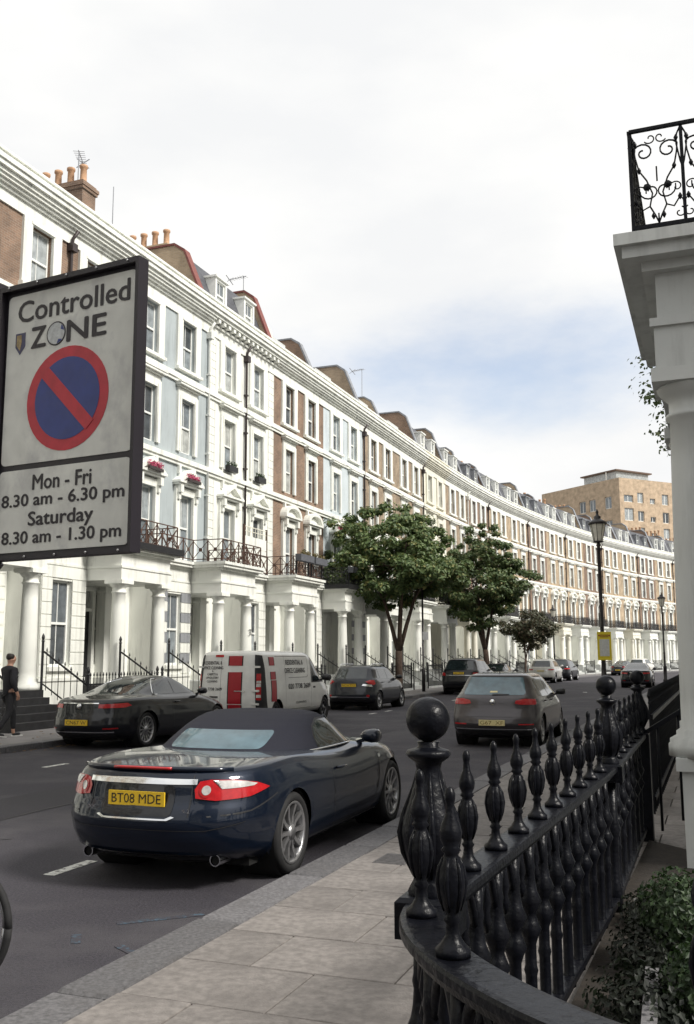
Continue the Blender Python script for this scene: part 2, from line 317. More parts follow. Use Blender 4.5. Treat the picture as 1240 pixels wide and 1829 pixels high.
# ------------------------------------------------------------------ terrace houses: local x along the front, -y towards the road
Z_B, Z_2, Z_3, Z_C = 5.2, 9.38, 12.63, 16.2     # balcony floor, sill bands, top of cornice
WINX = (1.73, 4.47)
def wall_holes(x0, x1, z0, z1, holes, y=0.0, dep=.22):
    m = MB(); xs = sorted({x0, x1, *[h[0] for h in holes], *[h[1] for h in holes]}); zs = sorted({z0, z1, *[h[2] for h in holes], *[h[3] for h in holes]})
    for i in range(len(xs)-1):
        for j in range(len(zs)-1):
            cx, cz = (xs[i]+xs[i+1])/2, (zs[j]+zs[j+1])/2
            if any(h[0] < cx < h[1] and h[2] < cz < h[3] for h in holes): continue
            m.add([(xs[i],y,zs[j]),(xs[i+1],y,zs[j]),(xs[i+1],y,zs[j+1]),(xs[i],y,zs[j+1])], [(0,1,2,3)])
    for a, b, c, d in holes:
        y2 = y+dep
        m.add([(a,y,c),(b,y,c),(b,y,d),(a,y,d),(a,y2,c),(b,y2,c),(b,y2,d),(a,y2,d)], [(0,4,7,3),(1,2,6,5),(0,1,5,4),(3,7,6,2)])
    return m
def sash(w_, h, bars=True):          # white sash frame, origin bottom centre, front face y=0 facing -y
    m = MB(); t = .06
    m.box(-w_/2, -w_/2+t, 0, .07, 0, h); m.box(w_/2-t, w_/2, 0, .07, 0, h); m.box(-w_/2+t, w_/2-t, 0, .07, h-t, h); m.box(-w_/2+t, w_/2-t, .0, .07, 0, t*1.3)
    m.box(-w_/2+t, w_/2-t, -.012, .06, h/2-.035, h/2+.035)
    if bars:
        m.box(-.014, .014, .012, .05, h/2+.035, h-t); m.box(-.014, .014, .03, .06, t*1.3, h/2-.035)
    return m
def add_window(parent, x, y, z, w_, h, bars=True, name='window'):
    o = ob(name, shared(('sash', w_, h, bars), lambda: sash(w_, h, bars), FRAME), parent, (x, y, z))
    pw = w_/2-.06
    ob('pane', shared(('pane_u', w_, h), lambda: MB().box(-pw, pw, .03, .036, h/2+.02, h-.05), PANE), o)
    ob('pane', shared(('pane_l', w_, h), lambda: MB().box(-pw, pw, .048, .054, .06, h/2-.02), PANE), o)
    return o
def surround_plain(w_, h, b=.40, proud=.09):
    m = MB(); m.box(-w_/2-b, -w_/2, -proud, .02, 0, h+.162); m.box(w_/2, w_/2+b, -proud, .02, 0, h+.162); m.box(-w_/2, w_/2, -proud+.002, .02, h, h+.162)
    m.box(-w_/2-b-.05, w_/2+b+.05, -proud-.09, .02, -.12, 0)
    m.box(-w_/2-.06, w_/2+.06, -proud-.02, 0.02, h+.02, h+.1)
    return m
def surround_hood(w_, h):
    b = .26; m = MB(); m.box(-w_/2-b, -w_/2, -.09, .02, 0, h+.24); m.box(w_/2, w_/2+b, -.09, .02, 0, h+.24); m.box(-w_/2, w_/2, -.088, .02, h, h+.24)
    m.box(-w_/2-b*.45, -w_/2-b*.1, -.12, .02, 0, h+.12); m.box(w_/2+b*.1, w_/2+b*.45, -.12, .02, 0, h+.12)
    m.box(-w_/2-b+.04, w_/2+b-.04, -.07, .02, h+.24, h+.42)
    m.box(-w_/2-b-.02, w_/2+b+.02, -.17, .02, h+.42, h+.48); m.box(-w_/2-b-.1, w_/2+b+.1, -.27, .02, h+.48, h+.57); m.box(-w_/2-b-.13, w_/2+b+.13, -.30, .02, h+.57, h+.61)
    return m
def surround_ped(w_, h, seg):
    b = .3; m = MB(); X = w_/2+b+.12
    m.box(-w_/2-b, -w_/2, -.12, .02, -.25, h+.28); m.box(w_/2, w_/2+b, -.12, .02, -.25, h+.28); m.box(-w_/2, w_/2, -.118, .02, h, h+.28)
    for q in (-1, 1):
        x = q*(w_/2+b/2); m.box(x-.1, x+.1, -.3, .02, h+.05, h+.34); m.box(x-.08, x+.08, -.2, .02, h-.2, h+.05)
    m.box(-X+.06, X-.06, -.28, .02, h+.34, h+.42); m.box(-X, X, -.36, .02, h+.42, h+.5)
    if seg:
        out = [(X*math.cos(a), h+.5+.55*math.sin(a)) for a in [math.pi*(k/14) for k in range(15)]]; inn = [(x*.8, h+.5+(z-h-.5)*.72) for x, z in out]
    else:
        out = [(X, h+.5), (0, h+1.03), (-X, h+.5)]; inn = [(X*.72, h+.5), (0, h+.5+.37), (-X*.72, h+.5)]
    n = len(out)
    for i in range(n-1):
        a, b2, c, d = out[i], out[i+1], inn[i+1], inn[i]
        m.add([(p[0], y, p[1]) for y in (-.36, .02) for p in (a, b2, c, d)], [(0,3,2,1),(4,5,6,7),(0,1,5,4),(2,3,7,6)])
    m.prism([(x, z) for x, z in inn], -.16, .02)
    return m
def cornice_mesh(modil):
    m = MB(); m.box(0, WID, -.06, .02, 15.02, 15.42); m.box(0, WID, -.14, .02, 15.42, 15.52)
    n = 14
    if modil:
        for i in range(n): x = (i+.5)*WID/n; m.box(x-.09, x+.09, -.36, -.1, 15.53, 15.70)
    else: m.box(0, WID, -.24, .02, 15.52, 15.61); m.box(0, WID, -.33, .02, 15.61, 15.704)
    m.box(0, WID, -.40, .02, 15.705, 15.83); m.box(0, WID, -.50, .02, 15.83, 15.98); m.box(0, WID, -.56, .02, 15.98, 16.06)
    m.box(0, WID, -.30, .3, 16.06, 16.38); m.box(0, WID, -.36, .36, 16.38, 16.46)
    return m
def band_mesh(z, h=.2, d=.14):
    m = MB(); m.box(0, WID, -d, .02, z-h, z); m.box(0, WID, -d*.6, .02, z-h-.12, z-h)
    return m
def column_mesh(z0, z1, r=.235):
    hh = z1-z0; p = [(r*1.45, 0), (r*1.45, .09), (r*1.4, .10), (r*1.4, .13), (r*1.18, .16), (r*1.18, .19), (r*1.0, .22)]
    p += [(r*(1.0-.17*(t**1.6)), .22+t*(hh-.62)) for t in (.1, .25, .4, .55, .7, .85, 1.0)]
    t = hh-.4; p += [(r*.97, t+.02), (r*.97, t+.05), (r*.84, t+.07), (r*.84, t+.17), (r*1.0, t+.2), (r*1.2, t+.26), (r*1.24, t+.285)]
    m = MB().lathe(p, (0, 0, z0), 28); m.box(-r*1.32, r*1.32, -r*1.32, r*1.32, z1-.115, z1); return m
POR = (3.3, 5.5); PFLOOR = .98
def portico_mesh():
    m = MB(); a, b = 3.0, 5.8
    m.box(a, b, -2.45, -.02, 4.1, 4.45); m.box(a-.03, b+.03, -2.48, -.02, 4.45, 4.52); m.box(a+.03, b-.03, -2.42, -.02, 4.52, 4.92)
    m.box(a-.06, b+.06, -2.52, -.02, 4.92, 5.0); m.box(a-.2, b+.2, -2.66, -.02, 5.0, 5.1); m.box(a-.25, b+.25, -2.72, -.02, 5.1, 5.2)
    return m
def bay_mesh(win=True):
    m = MB(); a, b, y = .95, 3.0, -1.2
    h = [(1.42, 2.34, 1.55, 4.02)]
    m2 = wall_holes(a, b, .0, 4.45, h, y, .2); m.add(m2.v, m2.f)
    m.box(a, b, -1.17, -.0, -.0, .02)
    for x in (a, b): m.add([(x,y,0),(x,0,0),(x,0,4.45),(x,y,4.45)], [(0,1,2,3)])
    m.box(a-.02, b+.0, y-.03, 0, 4.45, 4.52); m.box(a, b, y+.0, 0, 4.52, 4.92); m.box(a-.04, b+.0, y-.06, 0, 4.92, 5.0); m.box(a-.15, b+.0, y-.2, 0, 5.0, 5.1); m.box(a-.2, b-.02, y-.26, 0, 5.1, 5.197)
    m.box(a-.03, b, y-.05, 0, .0, 1.15); m.box(a-.05, b, y-.09, 0, 1.15, 1.24)
    m.box(1.3, 2.46, y-.12, y, 1.43, 1.55); m.box(1.34, 2.42, y-.02, y, 1.24, 1.43)
    return m
def door_mesh():
    m = MB(); m.box(-.62, .62, .10, .16, 0, 2.3)
    for x in (-.3, .3):
        for z0, z1 in ((.15, .85), (1.0, 2.15)): m.box(x-.21, x+.21, .085, .11, z0, z1)
    return m
def doorcase():
    m = MB(); m.box(-.74, -.62, -.03, .2, 0, 2.95); m.box(.62, .74, -.03, .2, 0, 2.95); m.box(-.62, .62, 0, .18, 2.3, 2.4); m.box(-.74, .74, -.04, .18, 2.95, 3.08); return m
def steps_mesh():
    m = MB(); n = 5; h = (PFLOOR-.12)/n
    for i in range(n): y0 = -2.5-.29*(n-1-i); m.box(3.15, 5.65, y0-.03, y0+.29, .10, .12+h*(i+1)-.002*i) if i < n-1 else m.box(3.0, 5.8, -2.5, 0, .1, PFLOOR)
    m.box(2.95, 3.15, -3.85, -2.5, .1, .45); m.box(5.65, 5.85, -3.85, -2.5, .1, .45)
    return m
BALC = [(-.4, -.22), (.72, -.22), (.72, -1.42), (2.8, -1.42), (2.8, -2.62), (6.0, -2.62), (6.0, -.22)]
def seg_points(pts, step):
    out = []
    for (x0, y0), (x1, y1) in zip(pts, pts[1:]):
        L_ = math.hypot(x1-x0, y1-y0); n = max(1, round(L_/step))
        for i in range(n): out.append(((x0+(x1-x0)*i/n, y0+(y1-y0)*i/n), (x0+(x1-x0)*(i+1)/n, y0+(y1-y0)*(i+1)/n)))
    return out
BRAIL = [(.75, -.3), (.75, -1.36), (2.86, -1.36), (2.86, -2.56), (5.94, -2.56), (5.94, -.3)]
def lattice(pts=BRAIL, z=5.22, h=.78):
    m = MB(); sgs = seg_points(pts, .62)
    for a, b in sgs:
        m.bar((*a, z), (*a, z+h), .035); m.bar((*a, z+.1), (*b, z+h-.04), .02); m.bar((*a, z+h-.04), (*b, z+.1), .02)
        cx, cy = (a[0]+b[0])/2, (a[1]+b[1])/2; m.lathe([(.07, -.012), (.07, .012)], (cx, cy, z+h/2+.03), 8, False, 'y' if abs(a[0]-b[0]) > .01 else 'x')
        for zz in (z+h, z+.08): m.bar((*a, zz), (*b, zz), .035, .03)
    m.bar((*pts[-1], z), (*pts[-1], z+h), .035)
    return m
def ornate(pts=BRAIL, z=5.22, h=.82):
    m = MB()
    for a, b in seg_points(pts, .24):
        m.bar((*a, z), (*a, z+h), .022)
        for zz, t in ((z+h, .05), (z+.09, .03), (z+.3, .02)): m.bar((*a, zz), (*b, zz), t, .03)
        cx, cy = (a[0]+b[0])/2, (a[1]+b[1])/2; d = Vector((b[0]-a[0], b[1]-a[1])).normalized()
        for zz, r in ((z+.2, .075), (z+.45, .09), (z+.66, .07)):
            m.tube([(cx+d.x*r*math.cos(t), cy+d.y*r*math.cos(t), zz+r*math.sin(t)) for t in [k*math.pi/4 for k in range(9)]], .014, 4, False, False)
    return m
def mansard_mesh(): return MB().prism_x([(.28, 16.3), (1.15, 18.55), (1.3, 18.62), (7, 18.9), (7, 16.3)], .18, WID-.18)
def dormer_mesh():
    m = MB(); m.box(-.52, -.38, .42, 1.5, 16.75, 18.05); m.box(.38, .52, .42, 1.5, 16.75, 18.05); m.box(-.38, .38, .42, 1.5, 16.62, 16.75); m.box(-.38, .38, .43, 1.5, 17.95, 18.05)
    m.box(-.6, .6, .34, 1.7, 18.05, 18.13); return m
def firewall_mesh(): return MB().prism_x([(.05, 16.3), (.22, 16.85), (1.0, 18.95), (1.5, 19.35), (3.0, 19.35), (3.0, 19.0), (8, 19.0), (8, 16.3)], -.17, .17)
def coping_mesh(): return MB().prism_x([(-.02, 16.4), (.16, 16.95), (.96, 19.08), (1.46, 19.45), (3.02, 19.45), (3.02, 19.36), (1.5, 19.352), (1.003, 18.952), (.223, 16.852), (.1, 16.4)], -.22, .22)
def stack_mesh(): 
    m = MB(); m.box(-.42, .42, 3.0, 5.4, 16.4, 20.1); m.box(-.48, .48, 2.94, 5.46, 20.1, 20.22); m.box(-.52, .52, 2.9, 5.5, 20.22, 20.36); m.box(-.44, .44, 2.98, 5.42, 20.36, 20.46); return m
def pot_mesh(): return MB().lathe([(.17, 0), (.17, .1), (.135, .14), (.125, .7), (.165, .74), (.165, .84), (.12, .84), (.11, .5)], seg=10)
def pipe_mesh(): 
    m = MB().tube([(0, -.1, 5.25), (0, -.1, 15.0), (0, -.14, 15.2), (.05, -.3, 15.45)], .055, 8); m.box(-.13, .13, -.24, 0, 14.75, 15.02)
    for z in (6.5, 8.2, 9.9, 11.5, 13.2): m.box(-.08, .08, -.17, 0, z, z+.07)
    return m
PIPE2 = lambda: pipe_mesh()
# colour of upper wall, ground floor, pediment kind, roof kind, pipe position, railing kind
HOUSE = {
 -1: (BROWN, WHITE, 0, 'flat', None, 'none'), 0: (BROWN, WHITE, 0, 'flat', 3.1, 'x'), 1: (BLUE, WHITE, 0, 'stack', 6.05, 'x'), 2: (WHITE, WHITE, 0, 'mansard', 3.2, 'x'), 3: (BROWN, WHITE, 1, 'low', None, 'o'),
 4: (PBLUE, WHITE, 1, 'low', 6.15, 'o'), 5: (DSTOCK, WHITE, 0, 'low', None, 'o'), 6: (DSTOCK, WHITE, 1, 'low', 6.1, 'o'), 7: (WHITE2, WHITE2, 1, 'mansard', None, 'o'), 8: (DSTOCK, WHITE, 1, 'mansard', 6.1, 'o')}
for i in range(9, 22): HOUSE[i] = (STOCK if i % 3 else BROWN, WHITE if i % 4 else WHITE2, 1, 'mansard', 6.1 if i % 2 else None, 'o')
HLAB = {-1: 'brown brick terrace house at the left edge with black steps beside the walking man', 0: 'brown brick terrace house with broad white cornice behind the parking zone sign',
 1: 'blue grey terrace house with pink flowers in its window pediments', 2: 'all white stucco terrace house with black drainpipe between its windows', 3: 'brown brick terrace house with curved pediments next to the all white house',
 4: 'pale blue terrace house above the first street tree', 5: 'grey brown brick terrace house just past the pale blue one', 6: 'grey brown brick terrace house adjoining the cream one on its near side',
 7: 'cream terrace house between two brown brick houses above the trees', 8: 'brown brick terrace house adjoining the cream one on its far side'}
ORD = {9: 'first', 10: 'second', 11: 'third', 12: 'fourth', 13: 'fifth', 14: 'sixth', 15: 'seventh', 16: 'eighth', 17: 'ninth', 18: 'tenth', 19: 'eleventh', 20: 'twelfth', 21: 'thirteenth'}
doors = [pm('door_black', (.015, .015, .017), .35, .1, 3), pm('door_dark_brown', (.045, .02, .014), .4, .2, 5), pm('door_navy', (.012, .017, .035), .35, .1, 3)]
DRAIL = {}
def house(i, pos=None, front=True):
    wallm, gm, ped, roof, pipe, rail = HOUSE[i]
    if pos: a, rz = pos
    else: s0 = i*WID; a, b = W2(s0), W2(s0+WID); d = b-a; rz = math.atan2(d.y, d.x)
    lab = HLAB.get(i) or ('brick terrace house with white window surrounds, %s beyond the cream house\'s far neighbour' % ORD[i])
    H = thing('terrace_house', lab, 'house', (a.x, a.y, 0), rz, 'terrace houses along the crescent')
    far = i > 12
    h1 = [(x-.50, x+.50, 5.5, 7.95) for x in WINX]; h2 = [(x-.50, x+.50, 9.62, 11.72) for x in WINX]; h3 = [(x-.50, x+.50, 12.92, 14.86) for x in WINX]
    ob('wall', shared('wall', lambda: wall_holes(0, WID, Z_B, 15.45, h1+h2+h3), wallm), H)
    hg = [(3.70, 5.10, PFLOOR, 4.0), (5.22, 5.66, 1.6, 3.9)]
    ob('ground_floor_wall', shared('ground_floor_wall', lambda: wall_holes(0, WID, 0, Z_B, hg), gm), H)
    ob('party_wall', shared('party_wall', lambda: MB().box(.01, WID-.01, .4, 9, 0, 16.3), LEAD), H)
    trim = WHITE2 if wallm is WHITE2 else WHITE
    for x in WINX:
        add_window(H, x, .12, 5.5, 1.0, 2.45); add_window(H, x, .12, 9.62, 1.0, 2.1); add_window(H, x, .12, 12.92, 1.0, 1.94)
        ob('window_surround', shared('window_surround', lambda: surround_plain(1.0, 1.94), trim), H, (x, 0, 12.92))
        ob('window_hood', shared('window_hood', lambda: surround_hood(1.0, 2.1), trim), H, (x, 0, 9.62))
        ob('pediment', shared(('pediment', ped), lambda: surround_ped(1.0, 2.45, ped), trim), H, (x, 0, 5.5))
    ob('sill_band', shared('sill_band_upper', lambda: band_mesh(Z_3), trim), H); 
    def lower_band():
        m = band_mesh(Z_2, .18, .16)
        for x in WINX:
            for q in (-.55, .55): m.box(x+q-.07, x+q+.07, -.13, .02, Z_2-.62, Z_2-.3)
        return m
    ob('sill_band', shared('sill_band_lower', lower_band, trim), H)
    ob('cornice', shared(('cornice', i == 2), lambda: cornice_mesh(i == 2), trim), H)
    if not front: return H
    por = ob('portico', shared('portico', portico_mesh, gm), H)
    for x in POR: ob('column', shared('column', lambda: column_mesh(PFLOOR, 4.1), gm), por, (x, -2.18, 0))
    for x in POR: ob('pilaster', shared('pilaster', lambda: MB().box(-.24, .24, -.34, 0, PFLOOR, 4.1).box(-.3, .3, -.4, 0, 3.9, 3.98).box(-.3, .3, -.4, 0, PFLOOR, PFLOOR+.2), gm), por, (x, 0, 0))
    if i == 100: ob('plinth', shared('plinth', lambda: MB().box(3.06, 5.74, -2.42, 0, 0, PFLOOR-.1).box(3.02, 5.78, -2.46, 0, PFLOOR-.1, PFLOOR), gm), H)
    else: ob('steps', shared('steps', steps_mesh, BLACKSTEP if i < 1 else GREYW), H)
    dr = ob('door', shared('door', door_mesh, doors[i % 3]), H, (4.4, 0, PFLOOR)); ob('door_frame', shared('door_frame', doorcase, gm), dr)
    ob('fanlight', shared('fanlight', lambda: MB().box(-.62, .62, .1, .12, 2.4, 2.95), PANE), dr)
    add_window(H, 5.44, .12, 1.6, .44, 2.3, False, 'side_light')
    ob('bay', shared('bay', bay_mesh, gm), H); add_window(H, 1.88, -1.08, 1.55, .92, 2.47, True, 'bay_window')
    bal = ob('balcony', shared('balcony', lambda: MB().prism_z(BALC, 5.2, 5.215), LEAD), H)
    if i in (0, 3, 4): ob('black_edge', shared('black_edge', lambda: MB().prism_z([(2.72, -1.5), (2.72, -2.76), (6.08, -2.76), (6.08, -.3), (5.9, -.3), (5.9, -2.6), (2.9, -2.6), (2.9, -1.5)], 5.06, 5.26), IRONF), bal)
    if rail == 'x': ob('railing', shared('lattice', lattice, RUST), bal)
    elif rail == 'o': ob('railing', shared('ornate', ornate, IRONF), bal)
    if pipe: ob('drainpipe', shared('drainpipe', pipe_mesh, WPIPE if i in (1, 8) else PIPE), H, (pipe, 0, 0))
    if roof in ('mansard',):
        ob('mansard_roof', shared('mansard_roof', mansard_mesh, SLATE), H)
        for x in (1.7, 4.4) if i % 2 == 0 or i < 9 else (1.9, 4.2):
            dm = ob('dormer', shared('dormer', dormer_mesh, FRAME if i % 3 else LEAD), H, (x, 0, 0)); dw = add_window(H, x, .5, 16.75, .76, 1.2); 
    if roof in ('mansard', 'low', 'stack') :
        fz = {1: .92, 2: .98, 3: .86, 4: .95, 5: .85, 6: 1.0}.get(i, .82+.25*((i*37) % 10)/10); fy = {3: .35, 5: .6}.get(i, .0+.35*((i*53) % 7)/7)
        fw = ob('fire_wall', shared('fire_wall', firewall_mesh, STOCK if i in (1, 2) else (BROWN if i % 3 == 0 else DSTOCK if i % 3 == 1 else STOCK)), H, (WID, fy, 16.3*(1-fz))); fw.scale = (1, 1, fz)
        fw = ob('coping', shared('coping', coping_mesh, REDTILE if i in (1, 2) else LEAD), H, (WID, fy, 16.3*(1-fz))); fw.scale = (1, 1, fz)
    if roof == 'low':
        ob('parapet_box', shared('parapet_box', lambda: MB().box(.3, 2.6, .6, 2.2, 16.4, 17.35).box(3.3, 5.6, .8, 2.4, 16.4, 17.1), GREYW), H)
    if roof in ('stack', 'flat', 'mansard') or i in (4, 6):
        st = ob('chimney_stack', shared('chimney_stack', stack_mesh, BROWN if i in (0, -1) else STOCK), H, (WID if i > 1 else WID+2.1, 1.2 if i > 1 else .2, -.5-.7*((i*29) % 5)/5 if i > 1 else -.2))
        for k in range(4): ob('chimney_pot', shared('chimney_pot', pot_mesh, POT), st, (0, 3.3+.6*k, 20.44))
    return H
HS = {i: house(i) for i in HOUSE}
# the near side of the street: the house whose portico stands at the right, and an unseen plain row past it, added for shade
HOUSE[100] = (WHITE2, GREYW, 1, 'flat', None, 'none'); HLAB[100] = 'near-side house with grey white column portico and wrought iron balcony at the right'
HOUSE[101] = (STOCK, WHITE, 1, 'flat', None, 'none'); HLAB[101] = 'unseen near-side house added for shade past the portico house'
hN = R_(20.8); dN = Vector((math.sin(hN), math.cos(hN))); nN = Vector((math.cos(hN), -math.sin(hN))); C0 = Vector((2.90, 7.78))
oN = C0+dN*5.5+nN*2.18; NEAR = house(100, (oN, math.atan2(-dN.y, -dN.x)))
for k in range(9):
    s_ = -7.2+WID*(k+1); q = P(s_, 20.9); HLAB[101] = 'unseen near-side house added for shade, %s in the row past the portico house' % list(ORD.values())[k]; house(101, (Vector((q.x, q.y)), R_(-90)-hdg(s_-WID/2)), False)
# unseen houses added behind the viewer to darken reflections and low light
HOUSE[102] = (DSTOCK, WHITE, 1, 'flat', None, 'none')
for k in range(5):
    q = P(-28-WID*k, 20.9); HLAB[102] = 'unseen near-side house added for reflections behind the viewer, %s from the corner' % list(ORD.values())[k]; house(102, (Vector((q.x, q.y)), R_(-90)-hdg(0)), False)
    q = P(-WID*(k+2), 0); HLAB[102] = 'unseen far-side house added for reflections behind the viewer, %s from the black steps' % list(ORD.values())[k]; house(102, (Vector((q.x, q.y)), R_(90)-hdg(0)), True)
for k in range(4):
    q = P(-66, 21-WID*k); HLAB[102] = 'unseen brick house added for reflections across the street behind the viewer, %s from its corner' % list(ORD.values())[k]; house(102, (Vector((q.x, q.y)), math.pi-hdg(0)), False)
# rusticated and painted ground-floor courses, quoins
def courses(H, x0, x1, y, z0, z1, n, mats, hole=None, name='stone_course', side=False):
    h = (z1-z0)/n
    for k in range(n):
        a, b = z0+k*h+.012, z0+(k+1)*h-.012; m = mats[k % len(mats)]
        spans = [(x0, x1)]
        if hole and a < hole[3] and b > hole[2]: spans = [(x0, hole[0]), (hole[1], x1)]
        for p, q in spans: ob(name, shared((name, round(q-p, 3), round(h, 3)), lambda: MB().box(0, q-p, -.03, .02, 0, h-.024), m), H, (p, y, a))
for i in (0, 2, 3): courses(HS[i], .96, 2.99, -1.2, 1.26, 4.43, 9, [HOUSE[i][1]], (1.42, 2.34, 1.4, 4.06))
courses(HS[1], .96, 2.99, -1.2, 1.26, 4.43, 9, [WHITE, BAND], (1.42, 2.34, 1.4, 4.06)); courses(HS[4], .96, 2.99, -1.2, 1.26, 4.43, 9, [BAND, WHITE], (1.42, 2.34, 1.4, 4.06))
courses(HS[0], .0, .9, 0, 1.26, 4.9, 10, [WHITE]); 
courses(HS[1], 3.02, 3.85, 0, 1.26, 4.07, 8, [BAND, WHITE]); courses(HS[1], 4.95, 6.18, 0, 1.26, 4.07, 8, [BAND, WHITE], (5.14, 5.61, 1.5, 3.95))
for x0 in (.02, 5.64): courses(HS[2], x0, x0+.54, 0, 5.3, 9.0, 11, [WHITE], name='quoin'); courses(HS[2], x0, x0+.54, 0, 9.4, 12.25, 8, [WHITE], name='quoin'); courses(HS[2], x0, x0+.54, 0, 12.65, 15.0, 7, [WHITE], name='quoin')
# ------------------------------------------------------------------ cars: bodies are stacks of plan outlines; local x forward from the rear bumper, z up
def carpaint(name, c, metal=.35, rough=.42): return pm(name, c, rough, .05, 3, metal=metal, coat=.85, spec=.2, dirt=tuple(min(1, x*1.2+.002) for x in c), dscale=(3, 3, 5), dlo=.5, dhi=.9)
NAVY = carpaint('navy_car_paint', (.0035, .0085, .021)); BLACKP = carpaint('black_car_paint', (.006, .007, .010), .1); GREYP = carpaint('grey_car_paint', (.058, .052, .056), .55, .36)
CHAR = carpaint('charcoal_car_paint', (.020, .023, .030), .4); WHITEP = carpaint('white_car_paint', (.72, .72, .69), 0, .35); CARW = carpaint('cream_white_car_paint', (.68, .67, .62), 0, .35); SILVERP = carpaint('silver_car_paint', (.5, .5, .5), .6)
VGLASS = pm('car_glass', (.018, .026, .028), .04, .3, 3, spec=.6, ior=1.7); RWGLASS = pm('car_rear_glass', (.07, .13, .16), .08, .35, 4, spec=.6, ior=1.7)  # rear glass: the teal reflection is put into its base colour
RUBBER = pm('tyre_rubber', (.013, .013, .014), .8, .2, 20); ALLOY = pm('alloy_wheel', (.42, .42, .43), .32, .15, 12, metal=.85); DALLOY = pm('dark_alloy', (.10, .10, .11), .35, .15, 12, metal=.8)
CHROME = pm('chrome_trim', (.80, .81, .82), .12, .05, 5, metal=1.0); REDL = pm('red_lamp_lens', (.42, .012, .016), .15, .15, 25, coat=.6, ior=1.5); CLEARL = pm('clear_lamp_lens', (.62, .60, .58), .12, .2, 30, metal=.3, coat=.6)
TRIM = pm('black_trim_plastic', (.018, .018, .020), .55, .1, 10); YEL = pm('yellow_plate', (.72, .47, .025), .4, .06, 8); PLATEW = pm('pale_plate', (.70, .60, .30), .4, .06, 8); INKM = pm('black_ink', (.012, .012, .014), .5, .1, 5)
FABRIC = pm('navy_soft_top', (.010, .011, .022), .85, .12, 60, bump=.35, bscale=400); VINYL = pm('red_vinyl', (.36, .012, .022), .35, .05, 5); UNDER = pm('underbody', (.006, .006, .006), .9, .1, 5)
def lerp(a, b, t): return a+(b-a)*t
def mid(xm, xr, xf): return min(max(xm, xr+.35*(xf-xr)), xf-.35*(xf-xr))
